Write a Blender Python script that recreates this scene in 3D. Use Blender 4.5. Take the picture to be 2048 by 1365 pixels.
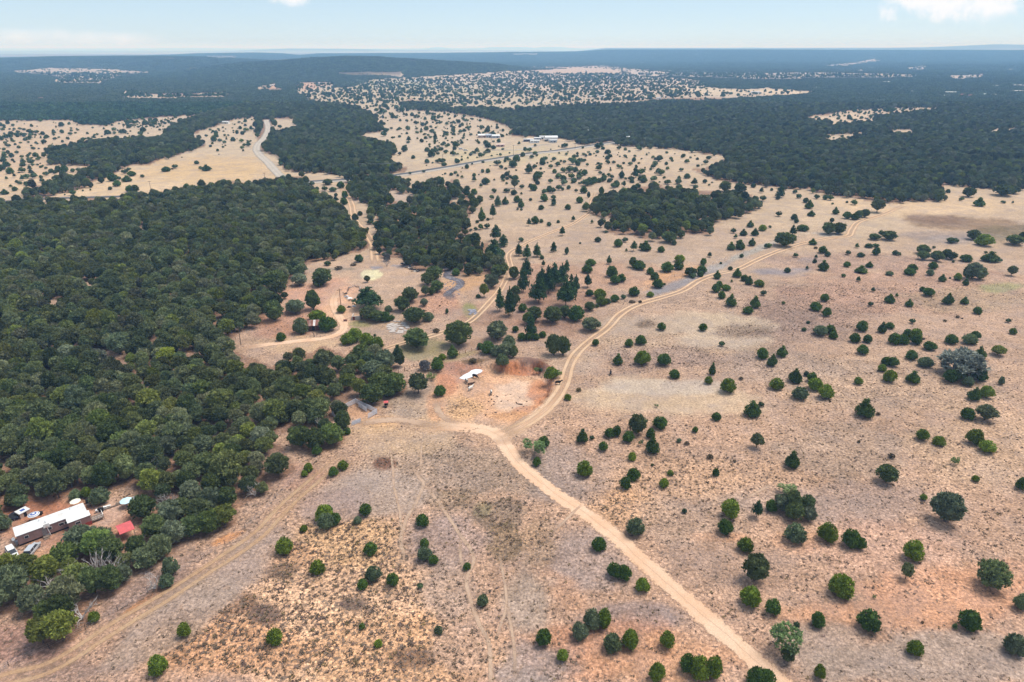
import bpy, bmesh, math, random
import numpy as np
from mathutils import Vector, Matrix

# ------------------------------------------------------------------ scene, camera, sky, sun
for o in list(bpy.data.objects): bpy.data.objects.remove(o)
S = bpy.context.scene
COL = S.collection
F = 1365.33; PITCH = math.radians(23.29); CH = 110.0
SP, CP = math.sin(PITCH), math.cos(PITCH)
cam_d = bpy.data.cameras.new('camera'); cam = bpy.data.objects.new('camera', cam_d); COL.objects.link(cam)
cam.location = (0, 0, CH); cam.rotation_euler = (math.pi/2 - PITCH, 0, 0)
cam_d.lens = 24; cam_d.sensor_width = 36; cam_d.clip_start = 1; cam_d.clip_end = 200000
S.camera = cam
SUN_EL, SUN_AZ = 62.0, 62.0          # degrees; azimuth clockwise from the view direction (+Y)
W = bpy.data.worlds.new('World'); S.world = W; W.use_nodes = True
SKY_STRENGTH = 0.07
SUN_STRENGTH = 2.8
EXPOSURE = 0.8
S.view_settings.view_transform = 'Standard'; S.view_settings.look = 'None'
S.view_settings.gamma = 1; S.view_settings.use_curve_mapping = False
S.view_settings.exposure = EXPOSURE
S.render.engine = 'CYCLES'
S.cycles.volume_bounces = 1
S.cycles.transparent_max_bounces = 12
S.cycles.max_bounces = 4; S.cycles.diffuse_bounces = 2
S.cycles.volume_max_steps = 64

class NT:
    def __init__(s, tree): s.t = tree; s.n = tree.nodes; s.l = tree.links
    def node(s, typ, **k):
        n = s.n.new(typ)
        for a, b in k.items(): setattr(n, a, b)
        return n
    def link(s, a, b): s.l.new(a, b)
    def setin(s, n, i, v):
        if isinstance(v, bpy.types.NodeSocket): s.l.new(v, n.inputs[i])
        else: n.inputs[i].default_value = v
    def math(s, op, a, b=0.0, c=0.0, clamp=False):
        n = s.node('ShaderNodeMath', operation=op, use_clamp=clamp)
        s.setin(n, 0, a); s.setin(n, 1, b); s.setin(n, 2, c); return n.outputs[0]
    def mix(s, f, a, b, mode='MIX'):
        n = s.node('ShaderNodeMix', data_type='RGBA', blend_type=mode)
        s.setin(n, 0, f)
        for i, v in ((6, a), (7, b)):
            if isinstance(v, tuple) and len(v) == 3: v = v + (1,)
            s.setin(n, i, v)
        return n.outputs[2]
    def noise(s, vec, scale, detail=2.0, rough=0.5, dist=0.0):
        n = s.node('ShaderNodeTexNoise'); s.setin(n, 'Vector', vec); s.setin(n, 'Scale', scale)
        s.setin(n, 'Detail', detail); s.setin(n, 'Roughness', rough); s.setin(n, 'Distortion', dist); return n.outputs[0]
    def node_warp(s, v):
        n = s.node('ShaderNodeTexNoise'); s.setin(n, 'Vector', v); s.setin(n, 'Scale', 1.7); s.setin(n, 'Detail', 2.0)
        a = s.node('ShaderNodeVectorMath', operation='MULTIPLY_ADD'); s.link(n.outputs['Color'], a.inputs[0]); a.inputs[1].default_value = (.6, .6, .6); s.link(v, a.inputs[2]); return a.outputs[0]
    def ramp(s, v, a, b, lo=0.0, hi=1.0, smooth=True):
        n = s.node('ShaderNodeMapRange', interpolation_type='SMOOTHSTEP' if smooth else 'LINEAR')
        s.setin(n, 0, v); s.setin(n, 1, a); s.setin(n, 2, b); s.setin(n, 3, lo); s.setin(n, 4, hi); return n.outputs[0]

t = NT(W.node_tree); t.n.clear()
sky = t.node('ShaderNodeTexSky', sky_type='NISHITA', sun_disc=False, sun_elevation=math.radians(SUN_EL), sun_rotation=math.radians(SUN_AZ), altitude=2000.0, air_density=1.0, dust_density=0.6, ozone_density=1.5)
tc = t.node('ShaderNodeTexCoord'); sep = t.node('ShaderNodeSeparateXYZ'); t.link(tc.outputs['Generated'], sep.inputs[0])
dx, dy, dz = sep.outputs
den = t.math('ADD', t.math('ABSOLUTE', dz), 0.035)
comb = t.node('ShaderNodeCombineXYZ'); t.link(t.math('DIVIDE', dx, den), comb.inputs[0]); t.link(t.math('DIVIDE', dy, den), comb.inputs[1])
n1 = t.noise(comb.outputs[0], 0.42, 6, 0.55)
# low cloud banks, each at its own compass bearing and elevation
az = t.math('ARCTAN2', dx, dy); el = t.math('ARCSINE', dz)
warp = t.noise(tc.outputs['Generated'], 30.0, 8, 0.68)
warp2 = t.math('MULTIPLY', t.math('SUBTRACT', warp, 0.5), 3.2)
bank = None
for (a0, e0, ra, re, k) in ((30.8, 3.35, 5.6, 1.75, 1.7), (40.0, 4.4, 8.0, 2.4, 1.3), (-16.4, 3.35, 1.3, 0.6, 1.3), (-34.0, 0.6, 4.5, 0.42, 0.55), (-28.5, 0.5, 3.0, .35, .4), (60, 6, 14, 3, 1), (-60, 7, 15, 3.2, 1), (110, 8, 16, 4, 1), (-120, 8, 18, 4, 1), (170, 9, 20, 4, 1)):
    xx = t.math('DIVIDE', t.math('SUBTRACT', az, math.radians(a0)), math.radians(ra))
    yy = t.math('DIVIDE', t.math('SUBTRACT', el, math.radians(e0)), math.radians(re))
    r2 = t.math('ADD', t.math('MULTIPLY', xx, xx), t.math('MULTIPLY', yy, yy))
    v = t.math('MULTIPLY', t.math('SUBTRACT', 1.0, t.math('ADD', r2, t.math('MULTIPLY', warp2, 1.6))), k)
    bank = v if bank is None else t.math('MAXIMUM', bank, v)
cl = t.math('MAXIMUM', t.ramp(bank, -0.7, 1.6, 0, .9), t.math('MULTIPLY', t.ramp(n1, 0.46, 0.75), t.ramp(dz, 0.07, 0.25, 0, 0.8)))
skyc = t.mix(0.6, sky.outputs[0], (4.9, 6.5, 8.2))     # thin high veil over the blue
skyc = t.mix(cl, skyc, (8.6, 8.5, 8.7))
bg = t.node('ShaderNodeBackground'); t.link(skyc, bg.inputs[0]); bg.inputs[1].default_value = SKY_STRENGTH
wo = t.node('ShaderNodeOutputWorld'); t.link(bg.outputs[0], wo.inputs[0])

sun_d = bpy.data.lights.new('sun', 'SUN'); sun = bpy.data.objects.new('sun', sun_d); COL.objects.link(sun)
sun_d.energy = SUN_STRENGTH; sun_d.angle = math.radians(34); sun_d.color = (1.0, 0.94, 0.85)
a, e = math.radians(SUN_AZ), math.radians(SUN_EL)
sv = Vector((math.sin(a)*math.cos(e), math.cos(a)*math.cos(e), math.sin(e)))
sun.rotation_euler = sv.to_track_quat('Z', 'Y').to_euler()

# ------------------------------------------------------------------ helpers
def srgb(r, g, b, k=1.0):
    f = lambda c: ((c/255 + 0.055)/1.055)**2.4 if c > 10 else c/255/12.92
    return (f(r)*k, f(g)*k, f(b)*k)
def tag(o, label=None, cat=None, group=None, kind=None):
    if label: o['label'] = label
    if cat: o['category'] = cat
    if group: o['group'] = group
    if kind: o['kind'] = kind
    return o
def link(name, data, parent=None, loc=None, rz=None):
    o = bpy.data.objects.new(name, data); COL.objects.link(o)
    if parent is not None: o.parent = parent
    if loc is not None: o.location = loc
    if rz is not None: o.rotation_euler = (0, 0, rz)
    return o
def empty(name, loc, rz=0):
    o = link(name, None, None, loc, rz); o.empty_display_size = 0.5; return o

def vn(x, y, lam, seed=0):
    """smooth pseudo noise in [-1,1] with wavelength lam"""
    r = np.random.RandomState(seed); out = 0
    for i in range(6):
        a = r.uniform(0, 2*np.pi); ph = r.uniform(0, 6.28); k = 2*np.pi/lam*r.uniform(.6, 1.7)
        out = out + np.sin((x*np.cos(a) + y*np.sin(a))*k + ph + 1.3*np.sin((x*np.sin(a*2.1) - y*np.cos(a*1.7))*k*.6 + ph*2))
    return out/4.0
def row_height(py, D):          # height at depth D seen on pixel row py
    v = (py - 682.5)/F
    return CH + (-SP - v*CP)/(CP - v*SP)*D

# ------------------------------------------------------------------ terrain
RIDGES = [  # crest distance, front width, back width, crest rows along the columns
 (3500, 1000, 900, [(380,140),(470,127),(512,123.5),(562,121),(612,117),(660,114),(700,112.5),(750,113),(790,116),(850,119),(900,122.5),(980,127),(1080,140)]),
 (4700, 1300, 1500, [(-400,118),(0,116.5),(128,113),(250,112),(330,112),(400,113.5),(470,117),(540,121),(640,130)]),
 (8200, 2400, 2500, [(-400,117),(260,114),(400,107),(512,105.5),(560,107),(600,111),(640,107.5),(760,107),(880,106.5),(1024,104.5),(1150,103.5),(1190,101),(1215,99.5),(1500,99.3),(1650,100),(2048,100.5),(2600,101)]),
 (15000, 4500, 5000, [(1000,108),(1150,103),(1190,98.5),(1210,95.8),(1500,96),(1780,95.5),(1850,94.3),(1910,92),(1985,88.5),(2048,89.3),(2150,93),(2600,95)]),
 (21000, 3000, 3000, [(-400,104),(60,105),(90,103.6),(108,102.2),(140,102),(160,103),(190,105),(400,104),(520,99.5),(580,97),(680,97.5),(800,99.8),(860,100),(1100,101)]),
 (36000, 3500, 6000, [(-400,96.6),(0,97),(100,97.2),(260,97),(400,96.5),(520,97.6),(700,98.5),(838,97.3),(860,96.3),(872,94.8),(884,95),(905,97),(965,96.6),(980,94.6),(1052,94.5),(1070,96.2),(1084,94),(1122,94),(1135,95.8),(1165,97.5),(1200,96.5),(1460,96),(1490,94.6),(1508,94.6),(1530,96),(2600,97)]),
]
PITPOLY = [(925,722),(985,727),(1015,729),(1050,721),(1085,728),(1104,745),(1109,765),(1103,790),(1083,815),(1042,838),(990,843),(940,836),(903,820),(884,792),(884,762),(893,738)]
def gp0(px, py, z=0.0):
    u = (px - 1024)/F; v = (py - 682.5)/F
    tt = (z - CH)/(-SP - v*CP)
    return tt*u, tt*(CP - v*SP)
PITW = np.array([gp0(*p) for p in PITPOLY])
def seg_dist(x, y, P, closed=True):
    n = len(P); best = np.full(np.shape(x), 1e9); 
    for i in range(n if closed else n-1):
        ax, ay = P[i]; bx, by = P[(i+1) % n]
        dx, dy = bx-ax, by-ay
        tt = np.clip(((x-ax)*dx + (y-ay)*dy)/(dx*dx+dy*dy+1e-9), 0, 1)
        best = np.minimum(best, np.hypot(x-ax-tt*dx, y-ay-tt*dy))
    return best
def inside(x, y, P):
    n = len(P); c = np.zeros(np.shape(x), bool)
    for i in range(n):
        x1, y1 = P[i]; x2, y2 = P[(i+1) % n]
        if y1 == y2: continue
        m = ((y1 > y) != (y2 > y)) & (x < (x2-x1)*(y-y1)/(y2-y1) + x1)
        c ^= m
    return c
PCX, PCY = gp0(1000, 785)
POND = np.array([gp0(*p) for p in [(918,751),(926,745),(936,740),(945,735),(957,733),(965,735),(961,740),(951,745),(940,750),(928,753)]])
def pit(x, y):
    d = np.zeros(np.shape(x))
    m = (np.abs(x-PCX) < 45) & (np.abs(y-PCY) < 60)
    if not np.any(m): return d
    xm, ym = x[m], y[m]
    s = seg_dist(xm, ym, PITW); ins = inside(xm, ym, PITW)
    ang = np.arctan2(ym-PCY, xm-PCX)                     # 0 = right, pi/2 = back
    right = np.clip(np.cos(ang-0.75)*1.5 + .35, 0, 1)    # steep bank on the right and at the back right
    wall = 3.2*right + 13*(1-right)
    deep = 3.1*right + 1.5*(1-right)
    gul = 1 + (.5*vn(xm*1.0, ym*.6, 5.5, 51) + .35*vn(xm, ym*.5, 2.6, 52))*right
    f = np.clip(s/(wall*np.clip(gul, .35, 2)), 0, 1); f = f*f*(3-2*f)
    dd = np.where(ins, deep*f, 0.0)
    lip = np.where(ins, 0, .35*np.exp(-(s/2.5)**2)*right)
    # raised back-left berm behind the pond
    pw = np.exp(-(((xm-POND[:, 0].mean())/8.0)**2 + ((ym-POND[:, 1].mean())/11.0)**2)**1.5)
    dd = dd*(1-pw) + 1.15*pw
    d[m] = -dd + lip
    return d
def H(x, y):
    x = np.asarray(x, float); y = np.asarray(y, float)
    D = np.hypot(x, y)
    near = np.clip(1 - (D-350)/350, 0, 1)
    z = near*(.55*vn(x, y, 75, 1) + .22*vn(x, y, 31, 2)) + np.clip((D-400)/600, 0, 1)*1.6*vn(x, y, 520, 3) + np.clip((D-1500)/2500, 0, 1)*5*vn(x, y, 1700, 4)
    z = z*np.clip((30000-D)/10000, 0, 1)
    z = z + pit(x, y)
    col = 1024 + F*x/np.maximum(y*CP + CH*SP, 1)
    for i, (D0, wf, wb, prof) in enumerate(RIDGES):
        m = y > D0 - wf*1.3
        if not np.any(m): continue
        xm, ym, cm = x[m], y[m], col[m]
        px = np.array([p[0] for p in prof], float); pz = np.array([row_height(p[1], D0) - 4 for p in prof])
        zc = np.interp(cm, px, pz, left=max(pz[0], 0) if px[0] < 0 else 0, right=max(pz[-1], 0) if px[-1] > 2100 else 0)
        Dc = D0*(1 + .0*xm)
        tt = (ym - Dc); q = np.where(tt < 0, np.clip(1+tt/wf, 0, 1), np.clip(1-tt/wb, 0, 1)); q = q*q*(3-2*q)
        bump = (1 + .05*vn(xm, ym, D0*.06, 10+i)*(q < .97))
        z[m] = np.maximum(z[m], np.clip(zc, 0, None)*q*bump)
    return z
def h1(x, y): return float(H(np.array([x], float), np.array([y], float))[0])
def gp(px, py, z=None, dz=0.0):
    """ground point seen at photo pixel px, py"""
    zz = 0.0
    for _ in range(4):
        x, y = gp0(px, py, zz + dz)
        if z is not None: return Vector((x, y, z))
        zz = h1(x, y)
    return Vector((x, y, zz))
def to_px(x, y, z):
    zd = y*CP + (CH-z)*SP
    return 1024 + F*x/zd, 682.5 - F*(y*SP - (CH-z)*CP)/zd
def ppm(py): return F/(CH/(SP + (py-682.5)/F*CP))      # photo pixels per metre on the ground at that row

# ---- photo-space regions of woodland and clearing (projected on the ground)
FOREST = {
 'left': [(0,405),(60,402),(75,412),(100,402),(150,400),(185,395),(210,402),(240,398),(270,385),(300,390),(350,378),(400,372),(450,362),(500,368),(542,360),(564,355),(612,355),(614,367),(634,382),(660,398),(684,412),(697,435),(727,455),(742,490),(732,502),(687,507),(662,522),(637,524),(604,539),(594,557),(574,574),(562,592),(549,605),(537,632),(522,645),(500,655),(478,668),(462,682),(470,702),(505,716),(545,731),(568,715),(590,697),(620,708),(646,695),(668,700),(696,717),(706,698),(724,692),(746,706),(771,700),(793,723),(796,745),(815,765),(813,781),(790,799),(768,806),(754,812),(715,801),(668,826),(664,842),(672,862),(696,872),(690,884),(676,897),(637,908),(582,900),(577,862),(554,868),(556,882),(587,923),(588,942),(568,956),(548,964),(540,982),(500,998),(478,1013),(472,1046),(421,1070),(377,1085),(335,1117),(285,1143),(264,1150),(264,1167),(237,1190),(190,1214),(199,1233),(178,1253),(157,1276),(113,1300),(65,1297),(56,1257),(44,1223),(-60,1235),(-300,1300),(-400,900),(-300,405)],
 'centre': [(690,352),(735,335),(777,350),(799,357),(827,382),(812,390),(777,382),(769,392),(794,405),(827,412),(827,380),(862,357),(874,362),(887,412),(889,390),(892,367),(912,357),(922,375),(937,390),(942,410),(947,430),(924,450),(947,475),(962,490),(974,485),(1003,510),(1009,545),(987,552),(902,550),(892,542),(837,540),(807,515),(762,515),(749,490),(762,462),(757,437),(742,425),(742,410),(702,397)],
 'thicket': [(96,300),(135,292),(200,282),(250,277),(332,272),(332,265),(352,250),(370,240),(410,230),(462,220),(512,202),(512,232),(462,240),(415,257),(375,270),(417,292),(370,305),(342,315),(300,327),(265,332),(235,337),(147,330),(102,330)],
 'thicket2': [(170,340),(200,330),(235,330),(235,345),(200,360),(180,369),(147,385),(105,390),(80,402),(50,405),(47,380),(80,370),(125,355),(150,355),(170,350)],
 'middle': [(517,303),(512,178),(590,180),(620,200),(700,212),(740,225),(755,245),(770,262),(750,265),(715,268),(730,275),(785,290),(793,310),(780,315),(790,330),(815,335),(812,345),(780,347),(690,351),(600,345),(565,340),(565,320),(552,310)],
 'row': [(795,207),(822,200),(897,210),(897,218),(962,215),(1024,222),(1024,255),(1000,245),(937,230),(895,224),(820,220)],
 'right': [(1024,220),(1174,210),(1249,207),(1336,197),(1399,200),(1536,192),(2048,150),(2600,150),(2600,385),(2048,380),(2033,382),(1986,380),(1936,374),(1906,370),(1873,377),(1883,387),(1871,402),(1831,400),(1786,407),(1736,400),(1691,395),(1648,390),(1611,380),(1573,377),(1499,370),(1436,362),(1424,355),(1399,345),(1366,337),(1399,340),(1436,330),(1461,312),(1394,305),(1324,297),(1236,292),(1224,285),(1161,290),(1156,285),(1124,277),(1024,272)],
 'thicket3': [(1184,397),(1236,385),(1311,370),(1361,380),(1420,383),(1511,392),(1514,420),(1469,435),(1429,442),(1424,470),(1386,470),(1314,480),(1261,472),(1216,465),(1224,437),(1184,430)],
 'far': [(-900,60),(3000,60),(3000,200),(2048,192),(1600,182),(1536,176),(1480,180),(1421,175),(1405,163),(1340,155),(1290,150),(1230,143),(1204,132),(1049,142),(987,146),(887,152),(824,156),(747,160),(700,175),(590,180),(560,176),(512,178),(512,202),(462,220),(410,230),(350,232),(250,240),(200,251),(160,250),(160,239),(0,242),(-900,245)],
}
CLEAR = [
 [(-60,1068),(0,1065),(15,1050),(18,1030),(30,1018),(80,1012),(110,1000),(140,990),(165,985),(185,985),(215,980),(268,972),(276,1000),(262,1025),(262,1040),(274,1048),(270,1066),(235,1070),(205,1058),(190,1062),(160,1064),(136,1066),(118,1084),(105,1105),(85,1118),(60,1121),(35,1117),(0,1121),(-60,1125)],
 [(1581,242),(1636,230),(1711,220),(1798,216),(1876,216),(1876,221),(1806,227),(1751,232),(1761,245),(1711,247),(1661,252),(1656,245),(1618,240)],
 [(1623,275),(1661,270),(1723,265),(1728,270),(1698,277),(1661,285),(1656,280)],
 [(1761,260),(1833,260),(1823,270),(1768,267)],
 [(1908,265),(1971,260),(2043,255),(2036,262),(1936,266)],
 [(0,142),(50,142),(100,137),(230,140),(300,145),(240,152),(215,160),(200,167),(137,167),(100,162),(125,156),(92,150)],
 [(232,189),(262,180),(300,189),(460,186),(450,194),(250,196)],
 [(512,175),(557,167),(554,176),(512,181)],
 [(587,165),(667,165),(672,185),(652,190),(594,187)],
 [(672,146),(737,145),(802,145),(809,156),(780,151),(712,150)],
 [(1204,131),(1344,146),(1411,146),(1536,147),(1636,146),(1836,150),(1836,153),(1761,156),(1636,156),(1536,159),(1344,152),(1230,143)],
 [(1641,132),(1711,125),(1751,116),(1761,122),(1698,132)],
 [(1803,137),(1858,131),(1856,137),(1823,142)],
 [(1686,142),(1736,139),(1736,142)],
 [(1893,152),(1973,150),(1961,155),(1911,159)],
 [(408,112.5),(475,113),(470,116.5),(420,116)],
 [(1020,107),(1078,107),(1078,109),(1020,109)],
 [(1056,134.5),(1130,134),(1204,132),(1216,139),(1150,136.5),(1056,137)],
 [(474,672),(512,668),(512,716),(500,712),(470,700)],
 [(544,236),(583,236),(602,252),(584,257),(552,270),(544,262)],
 [(666,826),(712,806),(758,826),(738,836),(705,845),(690,846)],
]
SPOTS = [(336,434,9,4),(202,479,11,5),(280,468,8,15),(85,566,12,5),(180,573,14,8),(110,607,28,9),(245,609,14,7),(231,709,26,9),(281,720,12,5),(356,703,22,8),(300,773,12,9),(61,776,10,4),(10,912,18,5),(623,842,10,22),(595,886,12,12),(440,640,10,4),(915,402,14,6),(555,880,10,8)]
MW, MH = 1024, 683
ux, uy = np.meshgrid((np.arange(MW)+.5)*2, (np.arange(MH)+.5)*2)
wx = ux + 3*vn(ux, uy*2, 38, 21) ; wy = uy + 1.5*vn(ux, uy*2, 30, 22)*np.clip((uy-100)/200, .1, 1)
REG = np.zeros((MH, MW), int)
keys = list(FOREST)
for i, k in enumerate(keys):
    P = np.array(FOREST[k], float); m = inside(wx, wy, P); REG[m & (REG == 0)] = i+1
for P in CLEAR: REG[inside(wx, wy, np.array(P, float))] = 0
for (cx, cy, rx, ry) in SPOTS: REG[((wx-cx)/rx)**2 + ((wy-cy)/ry)**2 < 1] = 0
def region(px, py):
    """woodland region under a photo pixel; outside the frame the border value goes on"""
    i = np.clip((np.asarray(px)/2).astype(int), 0, MW-1); j = np.clip((np.asarray(py)/2).astype(int), 0, MH-1)
    return REG[j, i]
# ------------------------------------------------------------------ materials
def new_mat(name):
    m = bpy.data.materials.new(name); m.use_nodes = True; t = NT(m.node_tree); t.n.clear()
    out = t.node('ShaderNodeOutputMaterial'); return m, t, out
def surf(t, out, col, rough=0.9, spec=0.1, metal=0.0, bump=None, alpha=None, bstr=0.5, bdist=0.1):
    p = t.node('ShaderNodeBsdfPrincipled')
    if isinstance(col, tuple): p.inputs['Base Color'].default_value = col[:3] + (1,)
    else: t.link(col, p.inputs['Base Color'])
    t.setin(p, 'Roughness', rough); p.inputs['Specular IOR Level'].default_value = spec; p.inputs['Metallic'].default_value = metal
    if bump is not None:
        b = t.node('ShaderNodeBump'); b.inputs['Strength'].default_value = bstr; b.inputs['Distance'].default_value = bdist
        t.link(bump, b.inputs['Height']); t.link(b.outputs[0], p.inputs['Normal'])
    if alpha is not None:
        tr = t.node('ShaderNodeBsdfTransparent'); mx = t.node('ShaderNodeMixShader')
        t.link(alpha, mx.inputs[0]); t.link(tr.outputs[0], mx.inputs[1]); t.link(p.outputs[0], mx.inputs[2]); t.link(mx.outputs[0], out.inputs[0])
    else: t.link(p.outputs[0], out.inputs[0])
    return p
_pm = {}
def paint(name, rgb, rough=0.7, spec=0.2, metal=0.0, var=0.18, scale=3.0, dirt=None):
    """weathered paint or plain material with uneven tone"""
    if name in _pm: return _pm[name]
    m, t, out = new_mat(name); tc = t.node('ShaderNodeTexCoord'); v = tc.outputs['Object']
    n = t.noise(v, scale, 5, 0.6)
    k = t.ramp(n, .3, .7, 1-var, 1+var)
    mul = t.node('ShaderNodeVectorMath', operation='SCALE'); mul.inputs[0].default_value = rgb; t.link(k, mul.inputs['Scale'])
    col = mul.outputs[0]
    if dirt: col = t.mix(t.ramp(t.noise(v, scale*.6, 6, .7), .52, .66, 0, .8), col, dirt)
    surf(t, out, col, rough, spec, metal, bump=t.noise(v, scale*6, 3), bstr=.25, bdist=.02)
    _pm[name] = m; return m

def foliage_mat():
    m, t, out = new_mat('foliage')
    oi = t.node('ShaderNodeObjectInfo'); at = t.node('ShaderNodeAttribute', attribute_name='tone')
    amp = oi.outputs['Alpha']; rnd = oi.outputs['Random']
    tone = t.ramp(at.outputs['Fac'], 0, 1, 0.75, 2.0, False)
    sc = t.node('ShaderNodeVectorMath', operation='SCALE'); t.link(oi.outputs['Color'], sc.inputs[0]); t.link(tone, sc.inputs['Scale'])
    # individual variation: grey-green ... olive, dark ... light
    r2 = t.math('FRACT', t.math('MULTIPLY', rnd, 17.31))
    tint = t.node('ShaderNodeValToRGB'); cr = tint.color_ramp
    for p, c in ((0, (1.35, 1.15, 1.4, 1)), (.09, (.78, .84, .92, 1)), (.35, (.80, .98, .90, 1)), (.6, (1, 1.04, .86, 1)), (.82, (1.15, 1.05, .72, 1)), (.93, (1.6, 1.7, .66, 1)), (1, (1.75, 1.6, 1.7, 1))):
        e = cr.elements.new(p) if p not in (0, 1) else cr.elements[0 if p == 0 else 1]; e.color = c
    t.link(rnd, tint.inputs[0])
    c = t.mix(amp, sc.outputs[0], t.mix(1.0, sc.outputs[0], tint.outputs[0], 'MULTIPLY'))
    br = t.math('ADD', 1.0, t.math('MULTIPLY', t.math('SUBTRACT', r2, .5), t.math('MULTIPLY', amp, 1.0)))
    s2 = t.node('ShaderNodeVectorMath', operation='SCALE'); t.link(c, s2.inputs[0]); t.link(br, s2.inputs['Scale'])
    d = t.node('ShaderNodeBsdfDiffuse'); t.link(s2.outputs[0], d.inputs[0])
    tl = t.node('ShaderNodeBsdfTranslucent'); t.link(s2.outputs[0], tl.inputs[0])
    mx = t.node('ShaderNodeMixShader'); mx.inputs[0].default_value = .2; t.link(d.outputs[0], mx.inputs[1]); t.link(tl.outputs[0], mx.inputs[2])
    t.link(mx.outputs[0], out.inputs[0]); return m
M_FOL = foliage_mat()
M_BARK = paint('bark', (.13, .095, .075), .95, .05, var=.35, scale=8)
M_DEAD = paint('dead_wood', (.42, .38, .36), .9, .1, var=.3, scale=8)

def ground_mat():
    m, t, out = new_mat('dry_soil'); geo = t.node('ShaderNodeNewGeometry'); P = geo.outputs['Position']
    mp = t.node('ShaderNodeMapping'); t.link(P, mp.inputs[0]); mp.inputs['Scale'].default_value = (1, 1, .2); v = mp.outputs[0]
    col = t.node('ShaderNodeAttribute', attribute_name='soil').outputs['Color']
    cl = t.node('ShaderNodeAttribute', attribute_name='clump').outputs['Fac']
    big = t.noise(v, .035, 5, .6); mid = t.noise(v, .22, 4, .6); fine = t.noise(v, 1.3, 4, .65); tiny = t.noise(v, 4.5, 3, .7)
    k = t.math('MULTIPLY', t.math('MULTIPLY', t.ramp(big, .3, .7, .84, 1.15), t.ramp(mid, .3, .7, .80, 1.16)), t.math('MULTIPLY', t.ramp(fine, .34, .66, .66, 1.28), t.ramp(tiny, .32, .68, .72, 1.22)))
    am = t.math('ADD', .42, t.math('MULTIPLY', cl, 1.25), clamp=True); k = t.math('ADD', 1.0, t.math('MULTIPLY', t.math('SUBTRACT', k, 1.0), am))
    sc = t.node('ShaderNodeVectorMath', operation='SCALE'); t.link(col, sc.inputs[0]); t.link(k, sc.inputs['Scale']); c = sc.outputs[0]
    vo = t.node('ShaderNodeTexVoronoi'); t.setin(vo, 'Scale', 1.25); t.link(t.node_warp(v), vo.inputs['Vector'])
    vm = t.node('ShaderNodeVectorMath', operation='SCALE'); t.link(c, vm.inputs[0]); t.link(t.math('ADD', 1.0, t.math('MULTIPLY', am, t.ramp(vo.outputs['Distance'], .1, .75, .16, -.22))), vm.inputs['Scale']); c = vm.outputs[0]
    # grass litter: greyer, cooler patches
    c = t.mix(t.math('MULTIPLY', t.ramp(t.noise(v, .085, 5, .62), .45, .62, 0, .65), t.math('SUBTRACT', 1.05, cl, clamp=True)), c, t.mix(.5, c, (.25, .205, .195)))
    # small orange bare spots
    c = t.mix(t.math('MULTIPLY', t.ramp(t.noise(v, .45, 4, .6), .56, .68, 0, .5), cl), c, (.47, .27, .155))
    # dark dry scrub and grass tufts, tight in places
    th = t.math('SUBTRACT', .655, t.math('MULTIPLY', cl, .11))
    patch = t.math('MULTIPLY', t.math('SUBTRACT', t.noise(v, .06, 3, .5), .5), .22)
    tn = t.math('ADD', t.noise(v, 1.05, 3, .55, .6), patch)
    e = t.node('ShaderNodeMapRange', interpolation_type='SMOOTHSTEP'); t.link(tn, e.inputs[0]); t.link(th, e.inputs[1]); t.link(t.math('ADD', th, .07), e.inputs[2]); e.inputs[3].default_value = 0; e.inputs[4].default_value = .85
    c = t.mix(e.outputs[0], c, t.mix(t.ramp(t.noise(v, .5, 2), .4, .6), (.125, .085, .068), (.17, .125, .095)))
    th2 = t.math('SUBTRACT', .61, t.math('MULTIPLY', cl, .07))
    s2 = t.node('ShaderNodeMapRange', interpolation_type='SMOOTHSTEP'); t.link(t.noise(v, 2.4, 2, .5), s2.inputs[0]); t.link(th2, s2.inputs[1]); t.link(t.math('ADD', th2, .06), s2.inputs[2]); s2.inputs[3].default_value = 0; s2.inputs[4].default_value = .6
    c = t.mix(s2.outputs[0], c, (.12, .095, .075))
    h = t.math('ADD', t.math('MULTIPLY', e.outputs[0], .8), t.math('MULTIPLY', fine, .8))
    surf(t, out, c, .95, .05, bump=h, bstr=.6, bdist=.35)
    return m
M_GROUND = ground_mat()

# ------------------------------------------------------------------ ground sheet
def arr_px():
    rows = list(np.arange(1365, 860, -4.0)) + list(np.arange(860, 700, -2.0)) + list(np.arange(700, 134, -4.0))
    ys = [gp0(1024, r)[1] for r in rows]
    pre = list(np.linspace(-40, ys[0]-1.2, 70))
    post = []; y = ys[-1]
    while y < 62000: y *= 1.03; post.append(y)
    ys = np.array(pre + ys + post)
    cs = list(np.linspace(-2400, -60, 90)) + list(np.arange(-36, 850, 4.0)) + list(np.arange(850, 1130, 2.0)) + list(np.arange(1130, 2090, 4.0)) + list(np.linspace(2110, 4450, 90))
    return ys, np.array(cs)
ys, cs = arr_px()
YY = np.repeat(ys[:, None], len(cs), 1); XX = (cs[None, :]-1024)/F*(YY*CP + CH*SP)
ZZ = H(XX.ravel(), YY.ravel()).reshape(YY.shape)
PX, PY = to_px(XX, YY, ZZ*0)
FZ = YY*CP + CH*SP < 1
A = lambda r, g, b: np.array(srgb(r, g, b, .70))*np.array([1.06, .98, .91])
soil = np.zeros(YY.shape + (3,)); clump = np.zeros(YY.shape)
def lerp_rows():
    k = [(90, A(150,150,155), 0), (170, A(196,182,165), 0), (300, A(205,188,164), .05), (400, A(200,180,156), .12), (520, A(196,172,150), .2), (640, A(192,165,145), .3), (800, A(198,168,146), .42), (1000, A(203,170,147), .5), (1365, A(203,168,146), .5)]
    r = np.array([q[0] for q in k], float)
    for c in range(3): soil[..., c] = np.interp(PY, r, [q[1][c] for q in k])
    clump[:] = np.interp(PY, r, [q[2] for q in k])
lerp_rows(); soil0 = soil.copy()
N1 = vn(XX, YY, 24, 31); N2 = vn(XX, YY, 9, 32)
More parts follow.
